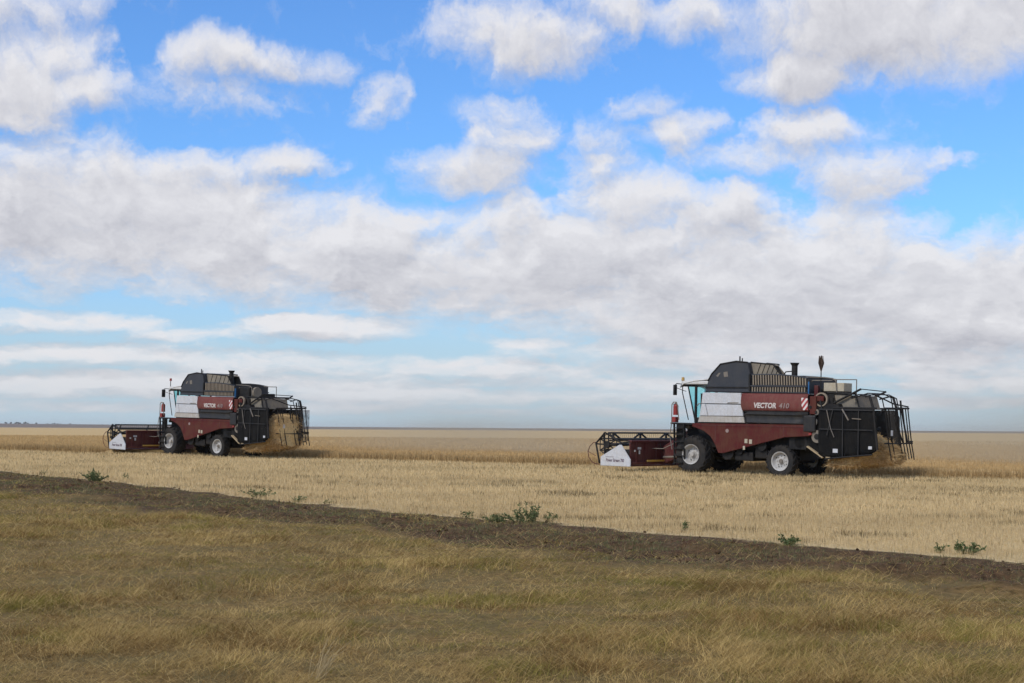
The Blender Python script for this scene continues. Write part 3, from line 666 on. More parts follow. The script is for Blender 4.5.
        B('wall_rail', MB().bb(xr, -2.78, s * 1.20, s * 1.30, 3.78, 3.84).bb(xr, -2.78, s * 1.20, s * 1.28, 3.53, 3.57).pipe([(-2.8, s * 1.22, 4.28), (-3.9, s * 1.22, 4.29), (-4.7, s * 1.22, 4.25), (xr, s * 1.22, 4.15)], .03), 'slate', o)
    B('tank_end', MB().bb(xr - .02, xr + .03, -1.2, 1.2, 3.5, 4.14), 'slate')
    B('blue_edge', MB().bb(-5.545, -5.52, 1.17, 1.25, 3.5, 4.0), 'blue')
    # raised dusty cover panels
    ce = v['cover_end']
    cv = [(-2.60, 4.30), (-2.64, 4.80), (ce + .25, 4.70), (ce - .12, 4.26)]; cf = v['cover_far']
    cv2 = [(-2.60, 4.24), (-2.64, 4.80), (max(cf, -2.64 - .3) if cf > -2.9 else cf, 4.72), (min(cf, -2.9) - .3, 4.24)]; cf = cv2[2][0]
    o = B('tank_cover', MB().prism(cv, .95, .99).prism(cv2, -1.1, -1.06).strip([[(-2.62, .97, 4.80), (-2.62, -1.08, 4.80)], [(ce + .25, .97, 4.71), (cf, -1.08, 4.71)]]), 'cover')
    lr = MB().pipe([(-2.6, .99, 4.82), (ce + .25, .99, 4.72), (ce - .12, .99, 4.28)], .03)
    for k in range(5):
        x_ = -2.8 + (ce + 2.8) * (k + .5) / 5; lr.pipe([(x_, 1.0, 4.30), (x_ - .18, 1.0, 4.74)], .014, 5)
    B('cover_rod', lr, 'black', o)
    # exhaust stack
    o = B('exhaust_pipe', MB().cyl((-4.62, .8, 4.05), (-4.62, .8, 4.72 + v['stack']), .125, seg=18), 'black', sm=True)
    B('exhaust_cap', MB().cyl((-4.62, .8, 4.68 + v['stack']), (-4.62, .8, 4.80 + v['stack']), .13, .20, 18).pipe([(-4.62, .8, 4.45), (-4.20, .8, 4.42), (-4.1, .8, 4.3)], .025), 'black', o, True)
    # engine deck
    B('engine_deck', MB().bb(-6.6, -5.55, -1.2, 1.1, 2.4, 3.35).bb(-6.3, -5.6, -1.1, .3, 3.3, 3.75, .05), 'black')
    if v['post']:
        B('red_post', MB().bb(-5.84, -5.66, .82, 1.0, 3.35, 3.86, .015), 'red_dark'); B('air_box', MB().bb(-6.98, -6.05, .2, .9, 3.62, 3.97, .02), 'cream')
    else:
        B('engine_box', MB().bb(-6.45, -5.6, .1, 1.0, 3.3, 4.12, .06), 'black'); o = B('air_screen', MB().cyl((-6.46, .5, 3.8), (-6.62, .5, 3.8), .30, seg=20), 'cover', sm=True)
    B('deck_rail', MB().pipe([(-5.25, .95, 4.20), (-6.1, .95, 4.19), (-6.50, .95, 4.15), (-6.64, .95, 4.05), (-6.68, .95, 3.5)], .022)
      .pipe([(-5.48, .95, 3.35), (-5.48, .95, 3.98), (-5.56, .95, 4.06), (-6.48, .95, 4.06)], .02).pipe([(-5.5, -.9, 3.35), (-5.5, -.9, 4.15), (-6.6, -.9, 4.15), (-6.6, -.9, 3.4)], .022), 'steel')
    o = B('drive_pulley', MB().lathe_y([(.27, -.05), (.29, -.05), (.29, .05), (.235, .05), (.235, -.04)], (-6.17, 1.28, 3.27), 28), 'ribs', sm=True)
    sp = MB()
    for k in range(5):
        a = k * 2 * math.pi / 5; sp.cyl((-6.17, 1.28, 3.27), (-6.17 + .24 * math.cos(a), 1.28, 3.27 + .24 * math.sin(a)), .03, seg=6)
    sp.cyl((-6.17, 1.22, 3.27), (-6.17, 1.34, 3.27), .07); B('spoke', sp, 'black', o)
    B('belt', MB().bb(-6.05, -5.9, 1.2, 1.26, 2.2, 3.2).box((-6.3, 1.36, 2.6), (.05, .04, 1.3), rot=(0, R(12), 0)).box((-6.7, 1.52, 2.35), (.035, .03, 1.1), rot=(0, R(-14), 0)), 'charcoal')
    B('sloping_hood', MB().prism([(-6.35, 3.50), (-7.55, 3.46), (-7.72, 2.90), (-6.35, 2.90)], -.9, .98, .02), 'cover')
    B('hood_edge', MB().pipe([(-6.3, 1.02, 3.56), (-7.58, 1.02, 3.52), (-7.75, 1.02, 2.94)], .04).prism([(-6.28, 3.48), (-6.28, 2.9), (-6.75, 2.9), (-6.6, 3.48)], .99, 1.05), 'black')
    B('lift_arm', MB().pipe([(-6.65, 1.1, 3.14), (-7.85, 1.1, 3.72)], .045).pipe([(-6.7, -1.0, 3.14), (-7.9, -1.0, 3.66)], .04).pipe([(-7.85, 1.1, 3.72), (-7.9, -1.0, 3.66)], .02), 'black')
    # rear straw collector: body, canvas side curtains, frame and hinged gate
    B('straw_hood', MB().prism([(-5.55, 3.1), (-6.95, 3.1), (-7.2, 2.5), (-6.8, 1.0), (-6.1, .85), (-5.5, 1.3)], -1.3, 1.3), 'black')
    def curtain(s, poly, mat, name):
        xs = np.linspace(min(p[0] for p in poly), max(p[0] for p in poly), 26)
        top = sorted([p for p in poly if p[2]], key=lambda p: p[0]); bot = sorted([p for p in poly if not p[2]], key=lambda p: p[0])
        rows = []
        for k in range(9):
            f = k / 8; row = []
            for x_ in xs:
                zt = np.interp(x_, [p[0] for p in top], [p[1] for p in top]); zb = np.interp(x_, [p[0] for p in bot], [p[1] for p in bot])
                yy_ = s * (1.46 + .035 * math.sin(x_ * 9 + f * 2) * f + .02 * math.sin(x_ * 23) * f)
                row.append((x_, yy_, zt + (zb - zt) * f))
            rows.append(row)
        return B(name, MB().strip(rows), mat, sm=True, solid=.012)
    o = curtain(1, [(-6.15, 2.88, 1), (-6.9, 2.92, 1), (-8.55, 2.92, 1), (-8.74, 2.6, 1), (-6.15, 1.02, 0), (-6.6, .84, 0), (-8.5, 1.10, 0), (-8.74, 1.25, 0)], 'curtain', 'side_curtain')
    B('curtain_strap', MB().bb(-7.3, -7.26, 1.515, 1.53, .95, 2.9).bb(-8.0, -7.96, 1.515, 1.53, 1.05, 2.9).bb(-8.6, -6.2, 1.515, 1.528, 2.05, 2.09).bb(-8.6, -6.2, 1.515, 1.528, 2.84, 2.90), 'charcoal', o)
    B('white_tag', MB().bb(-7.06, -6.84, 1.50, 1.51, 1.12, 1.28), 'white', o); B('white_tag', MB().bb(-8.58, -8.42, 1.50, 1.51, 1.31, 1.43), 'white', o)
    curtain(-1, [(-6.05, 2.85, 1), (-8.1, 2.90, 1), (-8.3, 2.6, 1), (-6.05, 1.0, 0), (-8.1, 1.05, 0), (-8.3, 1.2, 0)], 'mesh' , 'side_curtain')
    fr = MB()
    for s in (1, -1):
        q_ = 0 if s > 0 else .40
        fr.pipe([(-6.8, s * 1.42, 2.95), (-8.72 + q_, s * 1.42, 2.95)], .04).pipe([(-8.42 + q_, s * 1.42, 3.42), (-8.58 + q_, s * 1.42, 2.95), (-8.78 + q_, s * 1.42, 1.3)], .055)
        fr.pipe([(-7.5, s * 1.2, 3.34), (-7.95, s * 1.25, 3.46), (-8.42 + q_, s * 1.38, 3.42)], .03)
        fr.pipe([(-6.5, s * 1.5, .86), (-8.6, s * 1.5, 1.10)], .035)
    for x_, zt in ((-7.55, 3.45), (-7.95, 3.50), (-8.2, 3.46)):
        fr.pipe([(x_, 1.35, zt - .06), (x_, .7, zt + .06), (x_, -.7, zt + .06), (x_, -1.35, zt - .08), (x_ - .05, -1.45, 2.95)], .024)
    fr.pipe([(-8.42, 1.0, 3.5), (-8.75, 0, 3.15), (-8.75, -1.3, 3.05)], .03)
    B('collector_frame', fr, 'black')
    gt = MB(); gx = -8.80
    gt.pipe([(gx + .1, 1.1, 2.78), (gx, .9, 2.96), (gx, -1.25, 2.98)], .04).pipe([(gx - .06, .95, 1.55), (gx - .12, -1.38, 1.55)], .03).pipe([(gx, -.1, 3.1), (gx, -.1, 2.4), (gx - .10, -.55, 1.6)], .035).pipe([(gx, -.5, 3.3), (gx - .02, -.55, 2.9), (gx - .1, -.95, 1.62), (gx - .1, -1.4, 1.62)], .04)
    gt.pipe([(gx + .02, .75, 2.95), (gx + .02, .2, 1.6)], .02)
    o = B('rear_gate', gt, 'black')
    for k, yy_ in enumerate((.70, .36, -.34, -.62, -.88, -1.12, -1.34)):
        zt = 2.95 if yy_ > 0 else 3.02
        B('gate_bar', MB().pipe([(gx, yy_ + .18, zt), (gx - .10, yy_, 1.55), (gx - .18, yy_ - .10, .88 + .03 * (k % 3))], .025), 'black', o)
    B('white_tag', MB().bb(gx - .13, gx - .10, .38, .52, 1.86, 2.08), 'white', o)
    if v['rear_cloth']:
        rows = [[(-8.99 + .02 * math.sin(k * 2.1), yy_, zz) for k, yy_ in enumerate(np.linspace(-1.35, -.55, 12))] for zz in np.linspace(1.15 if True else 1, 2.9, 8)]
        B('rear_cloth', MB().strip(rows), 'open_mesh', sm=True)
    B('walker_side', MB().prism([(-5.5, 3.2), (-6.3, 3.3), (-6.3, 1.0), (-5.9, 1.1), (-5.5, 1.5)], 1.22, 1.30, .01), 'black')
    for px_, pz_, pr_ in ((-5.85, 2.35, .20), (-6.05, 1.75, .26), (-5.75, 2.95, .13), (-6.0, 2.75, .12)):
        o = B('pulley', MB().cyl((px_, 1.33, pz_), (px_, 1.40, pz_), pr_, seg=20), 'steel', sm=True); B('hub', MB().cyl((px_, 1.40, pz_), (px_, 1.44, pz_), pr_ * .45, seg=12), 'black', o)
    B('drive_belt', MB().box((-5.70, 1.37, 2.65), (.03, .05, .62), rot=(0, R(-12), 0)).box((-6.16, 1.37, 2.05), (.03, .05, .62), rot=(0, R(6), 0)).box((-5.83, 1.37, 2.05), (.03, .05, .6), rot=(0, R(10), 0)), 'charcoal')
    B('hydraulic_ram', MB().pipe([(-7.25, 1.53, 2.9), (-7.55, 1.55, 2.45)], .03).pipe([(-6.55, 1.53, 2.85), (-6.75, 1.55, 2.1), (-6.9, 1.53, 1.75)], .018).pipe([(-7.7, 1.53, 2.52), (-8.1, 1.53, 2.50)], .018), 'steel')
    # board under the collector
    B('chute_board', MB().box((-6.0, 1.42, 1.12), (.85, .16, .05), rot=(0, R(-31), 0)).box((-6.45, 1.40, .93), (.5, .14, .04), rot=(0, R(-4), 0)), 'wood')
    # cab
    fl = 2.16
    side = [(.30, fl), (.74, 3.80), (-.80, 3.92), (-.80, fl)]
    cab = MB()
    cab.bb(-.82, .32, -.82, .82, fl, fl + .26)
    for s in (1, -1):
        cab.pipe([(.30, s * .80, fl + .1), (.70, s * .80, 3.80)], .032).box((.27, s * .81, 3.0), (.10, .07, 1.62)).box((-.78, s * .80, 3.0), (.09, .07, 1.7))
        cab.pipe([(.86, s * .80, 3.80), (-.8, s * .80, 3.92)], .05)
    cab.pipe([(.86, -.8, 3.80), (.86, .8, 3.80)], .045)
    cb = B('cab', cab, 'black')
    rf = MB(); rows = []
    for x_, z_ in ((1.02, 3.80), (1.04, 3.88), (.85, 4.02), (.3, 4.13), (-.4, 4.20), (-.95, 4.20)):
        rows.append([(x_, yy_, z_ - .10 * (abs(yy_) / .95) ** 3) for yy_ in (-.95, -.8, -.4, 0, .4, .8, .95)])
    B('cab_roof', rf.strip(rows).bb(-.93, .98, -.93, .93, 3.86, 4.02, .03), 'roof', cb, True, .05)
    for s in (1, -1):
        B('window', MB().strip([[(.31, s * .80, fl + .27), (.22, s * .80, fl + .27)], [(.68, s * .80, 3.78), (.22, s * .80, 3.83)]]), 'glass', cb)
        B('door_window', MB().strip([[(.21, s * .80, fl + .27), (-.76, s * .80, fl + .27)], [(.21, s * .80, 3.83), (-.76, s * .80, 3.90)]]), 'glass', cb)
    B('grab_rail', MB().pipe([(.92, .90, 3.78), (.86, 1.0, 3.5), (.52, 1.0, 2.3)], .022), 'black', cb)
    B('windscreen', MB().strip([[(.34, .78, fl + .27), (.34, -.78, fl + .27)], [(.71, .78, 3.76), (.71, -.78, 3.76)]]), 'glass', cb)
    B('driver_seat', MB().bb(-.6, -.1, -.25, .25, 2.5, 2.62, .03).box((-.6, 0, 2.95), (.12, .48, .75), bev=.04), 'charcoal', cb)
    B('steering_wheel', MB().cyl((.30, 0, 2.4), (.12, 0, 2.92), .035).lathe_y([(.17, -.015), (.20, -.015), (.20, .015), (.17, .015)], (.1, 0, 2.95), 20), 'black', cb)
    # work platform, rails, ladder
    pf = B('platform', MB().bb(.0, 1.12, .82, 1.50, 2.10, 2.17).bb(.1, 1.0, -1.3, .8, 2.02, 2.12), 'black')
    B('platform_rail', MB().pipe([(1.10, 1.45, 2.15), (1.10, 1.45, 2.95), (1.02, 1.45, 3.06), (.86, 1.45, 3.06), (.80, 1.45, 2.9), (.72, 1.45, 2.3)], .022).pipe([(.15, .92, 2.9), (.05, .92, 3.02), (-.15, .92, 3.0), (-.22, .92, 2.85)], .02), 'steel', pf)
    B('red_box', MB().bb(.90, 1.08, 1.2, 1.46, 2.18, 2.42, .02), 'red_bright', pf)
    ld = MB()
    for x_ in (.34, .86): ld.box((x_, 1.55, 1.23), (.05, .09, 1.80), rot=(R(-3), 0, R(0)))
    for k in range(6): ld.bb(.36, .84, 1.47, 1.67, .42 + k * .30, .455 + k * .30)
    ld.bb(.36, .84, 1.43, 1.455, .9, 2.1)
    B('ladder', ld, 'black'); B('ladder_rail', MB().pipe([(.95, 1.6, 1.0), (1.08, 1.6, 1.6), (1.02, 1.55, 2.2)], .02), 'steel')
    fe = B('fire_extinguisher', MB().cyl((.99, 1.30, 2.50), (.99, 1.30, 2.88), .115, seg=16).ball((.99, 1.30, 2.88), .115, 14), 'red_bright', sm=True)
    B('nozzle', MB().cyl((.99, 1.30, 2.98), (.99, 1.30, 3.06), .03).cyl((.99, 1.30, 3.0), (1.12, 1.30, 2.97), .018), 'black', fe)
    # mirrors and beacon
    for s in (1, -1):
        o = B('mirror', MB().box((1.08, s * 1.25, 3.60), (.07, .24, .46), bev=.025), 'charcoal', sm=True)
        B('mirror_arm', MB().pipe([(1.08, s * 1.25, 3.82), (1.03, s * 1.2, 3.88), (.92, s * .85, 3.86)], .02).pipe([(1.06, s * 1.2, 3.70), (.9, s * .95, 3.60), (.78, s * .82, 3.55)], .014), 'black', o)
    bz = v['beacon']
    o = B('beacon', MB().cyl((.92, .88, bz), (.92, .88, bz + .15), .075, .06, 14), v['beacon_mat'], sm=True)
    B('beacon_post', MB().cyl((.92, .88, 3.78), (.92, .88, bz), .022), 'black', o)
    # feeder house
    B('feeder_house', MB().prism([(.5, 2.0), (1.0, 1.75), (2.35, .95), (2.35, .35), (1.9, .35), (.4, 1.1)], -.58, .58, .02), 'red_dark')
    B('hydraulic_ram', MB().cyl((.3, .85, .7), (1.9, .85, .62), .05).cyl((.3, -.85, .7), (1.9, -.85, .62), .05).pipe([(.4, .9, 1.85), (.9, 1.0, 1.4), (1.7, 1.2, 1.0), (2.3, 1.4, 1.0)], .018).cyl((.4, 1.0, 1.98), (.4, 1.25, 1.98), .09), 'steel')
    # header
    hw = 3.0
    hd = MB(); hd.bb(2.18, 2.24, -hw, hw, .34, 1.30).bb(2.12, 2.30, -hw, hw, 1.26, 1.36, .02).bb(2.14, 3.45, -hw, hw, .22, .27).bb(2.08, 2.2, -hw, hw, .30, .42, .02)
    for yy_ in (-2.4, -1.5, 1.05, 1.9, 2.6): hd.bb(2.12, 2.18, yy_ - .03, yy_ + .03, .4, 1.28)
    H = B('header', hd, 'red_dark')
    B('yellow_strip', MB().bb(2.03, 2.07, .45, 1.9, .42, .50), 'yellow', H)
    B('white_marking', MB().bb(2.10, 2.118, 2.30, 2.54, .96, 1.06).bb(2.10, 2.118, 2.36, 2.46, .76, .92).bb(2.10, 2.118, 2.70, 2.80, .86, .94), 'white', H)
    B('hose', MB().pipe([(2.08, .9, 1.24), (2.06, .8, .98), (2.06, .6, .88), (2.06, .4, .96), (2.06, .3, 1.2)], .02), 'black', H)
    au = MB().cyl((2.75, -hw + .05, .62), (2.75, hw - .05, .62), .17, seg=18); rows = []
    for k in range(241):
        y_ = -hw + .1 + (2 * hw - .2) * k / 240; a = abs(y_) * 2 * math.pi / .6
        rows.append([(2.75 + .16 * math.cos(a), y_, .62 + .16 * math.sin(a)), (2.75 + .29 * math.cos(a), y_, .62 + .29 * math.sin(a))])
    B('auger', au.strip(rows), 'steel', H, True)
    kb = MB().bb(3.40, 3.50, -hw, hw, .20, .235)
    for k in range(78): kb.prism([(3.48, .20), (3.60, .215), (3.48, .23)], -hw + .02 + k * .077, -hw + .05 + k * .077)
    B('cutter_bar', kb, 'steel', H)
    # reel: shaft, six bats with tines, truss and end frames
    cx_, cz_, rr_ = 3.42, 1.13, .52
    re = MB().cyl((cx_, -hw + .1, cz_), (cx_, hw - .1, cz_), .07)
    for k in range(6):
        a = math.pi / 2 + k * math.pi / 3; px_, pz_ = cx_ + rr_ * math.cos(a), cz_ + rr_ * math.sin(a)
        re.cyl((px_, -hw + .06, pz_), (px_, hw - .06, pz_), .038 if k == 0 else .028, seg=8)
        for yy_ in (2.93, -2.9):
            re.pipe([(cx_, yy_, cz_), (px_, yy_, pz_)], .03)
            a2 = a + math.pi / 3; re.pipe([(px_, yy_, pz_), (cx_ + rr_ * math.cos(a2), yy_, cz_ + rr_ * math.sin(a2))], .022)
    rl = B('reel', re, 'charcoal', H, True)
    if not v['plain_reel']:
        zt_, zb_, xt = cz_ + rr_, 1.32, cx_ - .02; tr_ = MB().cyl((xt, -hw + .06, zb_), (xt, hw - .06, zb_), .03, seg=8)
        for yy_ in (2.6, .55, -1.5):
            tr_.pipe([(xt, yy_, zt_), (xt, yy_, zb_)], .055)
            for e in (-.66, .66):
                if abs(yy_ + e) < 3: tr_.pipe([(xt, yy_, zt_), (xt, yy_ + e, zb_)], .045)
    else:
        zt_, zb_, xt = cz_ + rr_, 1.46, cx_ - .1; tr_ = MB().cyl((xt, -hw + .06, zb_), (xt, hw - .06, zb_), .03, seg=8)
        for yy_ in (2.6, .6, -1.4): tr_.pipe([(xt, yy_, zt_), (xt, yy_ + .15, zb_ - .2)], .045)
    tr_.build('reel_truss', M['charcoal'], H, True)
    tn = MB()
    for k in range(6):
        a = math.pi / 2 + k * math.pi / 3; px_, pz_ = cx_ + rr_ * math.cos(a), cz_ + rr_ * math.sin(a)
        for j in range(40): 
            y_ = -hw + .12 + j * .148; tn.strip([[(px_ - .004, y_, pz_), (px_ + .008, y_, pz_)], [(px_ + .0, y_, pz_ - .20), (px_ + .012, y_, pz_ - .20)]])
    B('tines', tn, 'black', H)
    for s in (1, -1):
        ef = MB().pipe([(3.55, s * 3.02, 1.66), (4.02, s * 3.04, 1.18), (3.98, s * 3.04, 1.02), (3.80, s * 3.04, .30)], .042).pipe([(3.60, s * 3.02, 1.64), (3.52, s * 3.02, .5)], .05).pipe([(3.55, s * 3.02, 1.66), (2.62, s * 3.02, 1.22), (2.2, s * 2.98, 1.30)], .04).pipe([(4.0, s * 3.03, 1.15), (2.9, s * 3.02, 1.12)], .035).cyl((3.42, s * 2.96, 1.13), (3.42, s * 3.08, 1.13), .16, seg=16).bb(2.2, 3.5, s * 2.98, s * 3.0, .25, .95)
        B('end_frame', ef, 'black', H)
        pl = B('end_plate', MB().prism([(3.70, .60), (3.70, .21), (2.08, .21), (2.08, .52), (2.58, 1.15), (2.70, 1.15)], s * 3.06, s * 3.12, .015), 'white', H)
        dv_ = [(3.97 + .0, 1.22), (4.16, 1.20), (4.36, 1.02), (4.45, .78), (4.38, .52), (4.20, .34), (3.98, .26), (3.80, .26)]
        B('divider_rod', MB().pipe([(x_, s * 3.05, z_) for x_, z_ in dv_], .017).pipe([(4.44, s * 3.05, .8), (4.0, s * 3.05, .62)], .012), 'red_dark', H)
        if s > 0: text_mesh('lettering', 'Power Stream 700', .2, M['letter_dark'], pl, Matrix(((-1, 0, 0, 3.40), (0, 0, 1, 3.123), (0, 1, 0, .40), (0, 0, 0, 1))), extrude=.003, bold=.004, shear=.15, sx=.98); B('label_line', MB().bb(2.98, 3.42, 3.12, 3.125, .60, .615), 'letter_dark', pl)
    return root

rc = combine((8.755, 70.65, .12), 40, 1.2, 'nearer dark red combine with white side panel and VECTOR lettering, twig broom on its deck', dict(cover_end=-3.95, rear_cloth=False, post=True, cover_far=-2.75, stack=0, beacon=4.02, beacon_mat='amber', plain_reel=False))
lc = combine((-19.15, 95.49, .37), 41, 1.7, 'farther combine on the left with tall exhaust stack and rear gate packed with golden straw', dict(cover_end=-4.75, rear_cloth=True, post=False, cover_far=-3.0, stack=.22, beacon=4.35, beacon_mat='red_bright', plain_reel=True))

# things carried on the machines ---------------------------------------------
def placed(root, name, label, cat, group=None):
    o = bpy.data.objects.new(name, None); C.collection.objects.link(o); o.location = root.location; o.rotation_euler = root.rotation_euler
    tag(o, label, cat, group); return o
br = placed(rc, 'twig_broom', 'brown twig broom standing upright behind the exhaust of the nearer combine', 'broom')
# pole stands on the engine deck
MB().cyl((-5.95, .95, 3.42), (-5.95, .95, 4.62), .022).build('handle', M['black'], br)
bb2 = MB()
for k in range(150):
    a = random.uniform(0, 6.28); r_ = abs(random.gauss(0, .05)); zt = random.uniform(4.85, 5.10)
    bb2.pipe([(-5.95 + .02 * math.cos(a), .95 + .02 * math.sin(a), 4.45), (-5.95 + r_ * 1.3 * math.cos(a), .95 + r_ * 1.3 * math.sin(a), 4.78), (-5.95 + r_ * math.cos(a), .95 + r_ * math.sin(a), zt)], .007, 4)
bb2.build('bristles', paint('broom_twigs', (.055, .032, .024), .9, dust=.15), br)

def straw_heap(root, label, full):
    """matted straw packed in the collector, spilling underneath; thousands of strands over a core"""
    o = placed(root, 'straw_heap', label, 'straw')
    sec = ([(-6.45, .62, .80, 1.30), (-6.9, .50, .95, 1.38), (-7.5, .52, 1.35, 1.35), (-8.1, .66, 1.9 + full * .3, 1.25), (-8.5, .72, 1.6 + full * 1.0, 1.0 + .25 * full), (-8.74, .80, 1.35 + full * 1.2, .85 + .3 * full), (-8.9, .86, 1.1 + full * 1.0, .6 + .3 * full)])
    if full: sec = [(a, b_, c, min(d, 1.32)) for a, b_, c, d in sec]
    mb = MB(); rows = []
    for (x_, zb, zt, hw_) in sec:
        row = []
        for k in range(25):
            a = 2 * math.pi * k / 24; cy, sz = math.cos(a), math.sin(a)
            sq = lambda q_: math.copysign(abs(q_) ** .55, q_)
            yy_ = hw_ * .93 * sq(cy); zc = (zb + zt) / 2; hz = (zt - zb) / 2
            taper = 1 if full else (1 - .45 * max(0, sz) * (1 if cy < 0 else .0))
            row.append((x_ + .06 * math.sin(k * 3.1), yy_ * (1 - .12 * random.random()), zc + hz * sq(sz) * taper + random.uniform(-.05, .05)))
        row[-1] = row[0]; rows.append(row)
    mb.strip(rows)
    m_ = mb.bm
    for r_ in (rows[0], rows[-1]):
        c_ = m_.verts.new(tuple(np.mean(np.array(r_[:-1]), 0))); vs = [m_.verts.new(p) for p in r_[:-1]]
        for i in range(len(vs)): m_.faces.new((c_, vs[i], vs[(i + 1) % len(vs)]))
    core = mb.build('straw_core', paint('straw_mat', (.62, .45, .21), .95, dust=.5, dustcol=(.42, .28, .13), bump=1.0, var=.35), o, True)
    # strands
    pts = np.array(rows)[:, :-1]; n_ = 17000
    i = rng.integers(0, pts.shape[0] - 1, n_); j = rng.integers(0, 24, n_); f = rng.random(n_)[:, None]; g_ = rng.random(n_)[:, None]
    p = (pts[i, j] * (1 - f) + pts[i + 1, j] * f) * (1 - g_) + (pts[i, (j + 1) % 24] * (1 - f) + pts[i + 1, (j + 1) % 24] * f) * g_
    d_ = rng.normal(0, 1, (n_, 3)) * np.array([1, .8, .45]); d_[:, 2] -= .25; d_ /= np.linalg.norm(d_, axis=1)[:, None]
    ln = (rng.uniform(.08, .30, n_) * np.where(rng.random(n_) < .06, 2.0, 1))[:, None]; w_ = rng.normal(0, 1, (n_, 3)); w_ = np.cross(d_, w_); w_ /= np.linalg.norm(w_, axis=1)[:, None]; w_ *= .010
    V_ = np.stack([p - w_, p + w_, p + d_ * ln], 1).reshape(-1, 3)
    lp_ = np.arange(n_ * 3); tt_ = mix((.76, .57, .31), (.46, .31, .15), rng.random(n_))
    mesh_np('loose_strands', V_, lp_, np.full(n_, 3), M['veg'], core, tint=np.repeat(tt_, 3, 0))
    return o
straw_heap(rc, 'golden straw spilling under the black curtain of the nearer combine', 0)
straw_heap(lc, 'golden straw packed high in the rear cage of the farther combine', 1)

# ------------------------------------------------------------------ weeds along the field edge
def weed(x, y, wd_, ht, label, seed, dense=1.0, dark=False):
    rs = np.random.default_rng(seed); o = bpy.data.objects.new('weed_plant', None); C.collection.objects.link(o)
    z0 = float(Z(np.array([x]), np.array([y]))[0]) - .01; o.location = (x, y, z0); tag(o, label, 'weed', 'green weeds along the edge of the stubble')
    st = MB(); LP = []; wd_ *= 1.0; ht *= .9; ns = max(5, int(20 * wd_ * dense))
    for k in range(ns):
        a = rs.uniform(0, 6.28); sp = rs.uniform(.1, 1) * wd_ / 2; hh_ = ht * rs.uniform(.45, 1.0) * (1 - .3 * sp / (wd_ / 2 + .01))
        b0 = (rs.uniform(-.3, .3) * wd_ * .6, rs.uniform(-.2, .2) * wd_, 0)
        pts = [b0, (b0[0] + .4 * sp * math.cos(a), b0[1] + .4 * sp * math.sin(a), hh_ * .5), (b0[0] + sp * math.cos(a) * .9, b0[1] + sp * math.sin(a) * .9, hh_)]
        st.pipe(pts, .006, 4)
        for q_ in range(int(22 * dense) + 4):
            f = rs.uniform(.12, 1.05); seg = 0 if f < .5 else 1; g_ = (f * 2) % 1 if f < 1 else 1
            p = np.array(pts[seg]) * (1 - g_) + np.array(pts[seg + 1]) * g_
            LP.append((p + rs.normal(0, .012, 3), rs.uniform(0, 6.28), rs.uniform(-.3, .9), rs.uniform(.03, .075), rs.random()))
    st.build('stem', paint('weed_stem', (.09, .10, .04), .8, dust=.1), o)
    n_ = len(LP); V_ = np.empty((n_, 4, 3)); T_ = np.empty((n_, 3))
    for i, (p, a, e_, ln, r_) in enumerate(LP):
        d_ = np.array([math.cos(a) * math.cos(e_), math.sin(a) * math.cos(e_), math.sin(e_)]); s_ = np.cross(d_, rs.normal(0, 1, 3)); s_ /= np.linalg.norm(s_) + 1e-6
        V_[i] = [p, p + d_ * ln * .5 + s_ * ln * .26, p + d_ * ln, p + d_ * ln * .5 - s_ * ln * .26]
        T_[i] = np.array((.085, .12, .045)) * (1 - r_) + np.array((.20, .22, .10)) * r_
    mesh_np('leaves', V_.reshape(-1, 3), np.arange(n_ * 4), np.full(n_, 4), M['veg'], o, tint=np.repeat(T_, 4, 0))
def gpt(px, py):   # ground point below a given direction of the photograph, used once to find where each weed grows
    dx = (px - 512) / 1600; dz = (py - 429.8 - (px - 512) * .0058) / 1600; t_ = CAMZ / dz
    for _ in range(8): t_ = (CAMZ - float(Z(np.array([dx * t_]), np.array([t_]))[0])) / dz
    return dx * t_, t_
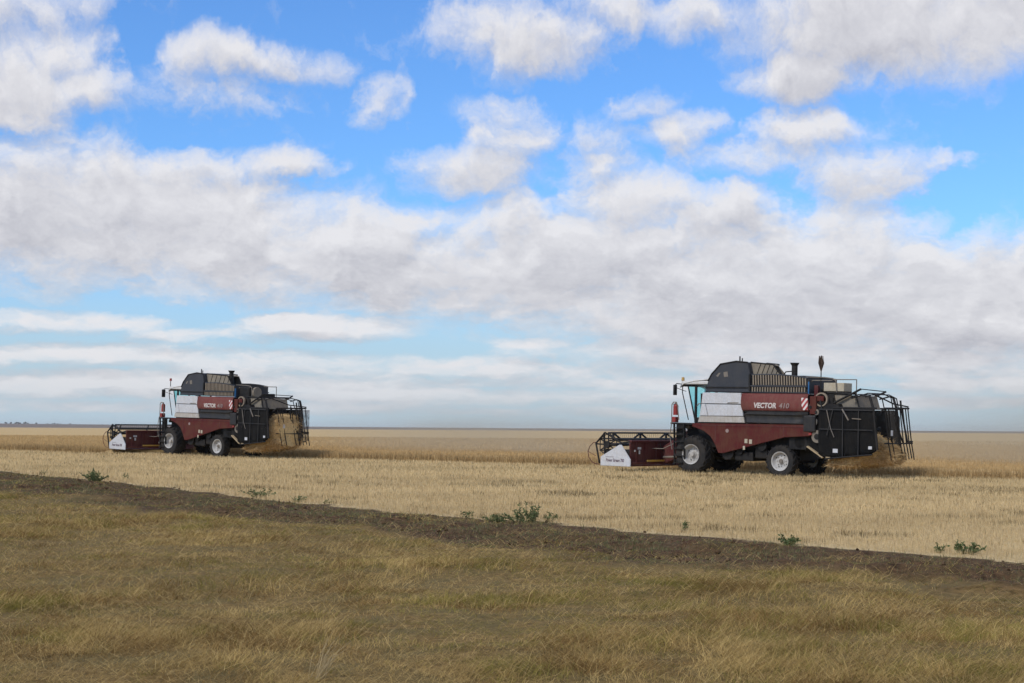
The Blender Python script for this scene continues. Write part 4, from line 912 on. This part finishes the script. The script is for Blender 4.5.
for (px, py, wpx, hpx, lb, dn, sd2) in [
    (46, 475, 12, 9, 'small sparse weed at the far left end of the field edge', .5, 1),
    (128, 480, 10, 11, 'thin upright weed just right of the bushy one on the left', .4, 2),
    (97, 481, 32, 15, 'bushy dark green weed on the left part of the field edge', 1.5, 3),
    (263, 497, 44, 11, 'low spreading weed on the edge below the farther combine', .9, 4),
    (300, 502, 22, 8, 'small low weed right of the spreading one below the farther combine', .8, 5),
    (330, 503, 14, 5, 'tiniest weed tuft left of the middle of the field edge', .5, 6),
    (470, 518, 20, 14, 'thin pale weed left of the large clump at the centre', .5, 7),
    (500, 521, 34, 12, 'low green weed leaning on the left of the large central clump', .9, 8),
    (527, 522, 50, 24, 'largest weed clump, tall and leafy, at the centre of the field edge', 1.2, 9),
    (552, 521, 20, 12, 'short weed at the right foot of the large central clump', .8, 10),
    (686, 531, 14, 16, 'slim upright weed below the nearer combine', .7, 11),
    (790, 544, 34, 15, 'small dark weed on the soil edge right of the slim upright one', 1.0, 12),
    (938, 552, 20, 14, 'spindly weed left of the rightmost bushy one', .7, 13),
    (964, 553, 46, 15, 'rightmost bushy weed on the edge of the stubble', 1.1, 14)]:
    gx_, gy_ = gpt(px, py); weed(gx_, gy_, wpx * gy_ / 1600, hpx * gy_ / 1600, lb, sd2, dn)
# pale dry tuft near the road
xt, yt = gpt(322, 676); n = 46
o = blades('grass_tuft', xt + rng.normal(0, .035, n), yt + rng.normal(0, .05, n), 0, rng.uniform(.25, .55, n), np.full(n, .0045), np.clip(rng.normal(.55, .2, n), .1, .9), rng.normal(.35, .5, n), mix((.52, .41, .24), (.36, .27, .13), rng.random(n)), M['veg'], .3)
tag(o, 'pale bleached grass tuft leaning right in the near verge', 'grass tuft')

# ------------------------------------------------------------------ dust and air
def volume_mat(name, col, dens, fall=None):
    m = newmat(name); t = m.node_tree; pv = nn(t, 'ShaderNodeVolumePrincipled'); pv.inputs['Color'].default_value = (*col, 1); pv.inputs['Anisotropy'].default_value = .2
    if fall:
        tc = nn(t, 'ShaderNodeTexCoord'); o = tc.outputs['Object']; ln = vmth(t, 'LENGTH', o, out=1)
        f = mrange(t, ln, .0, 1.0, 1, 0, True); nz = mrange(t, noise(t, o, 2.6, 3, .6), .35, .7, .25, 1.4)
        t.links.new(mth(t, 'MULTIPLY', mth(t, 'MULTIPLY', f, nz), dens), pv.inputs['Density'])
    else: pv.inputs['Density'].default_value = dens
    o = nn(t, 'ShaderNodeOutputMaterial'); t.links.new(pv.outputs[0], o.inputs[1]); return m
def dust(loc, scale, dens, label):
    mb = MB(); mb.ball((0, 0, 0), 1, 24); o = mb.build('dust_cloud', volume_mat('dust', (1.0, .82, .56), dens, True)); o.location = loc; o.scale = scale; o.rotation_euler = (0, 0, math.pi - YAW)
    tag(o, label, 'dust', kind='stuff')
DUST = True
if DUST:
    dust((33, 78, 1.0), (26, 14, 5.0), .085, 'pale dust drifting behind the nearer combine')
    dust((0, 99, 1.0), (22, 13, 3.8), .060, 'pale dust drifting behind the farther combine')
hz = MB(); hz.bb(-9500, 9500, -200, 9500, -1.5, 30); ho = hz.build('haze', volume_mat('haze_air', (1.0, .99, .97), .00006)); tag(ho, kind='stuff'); ho['label'] = 'thin pale air haze over the whole plain'
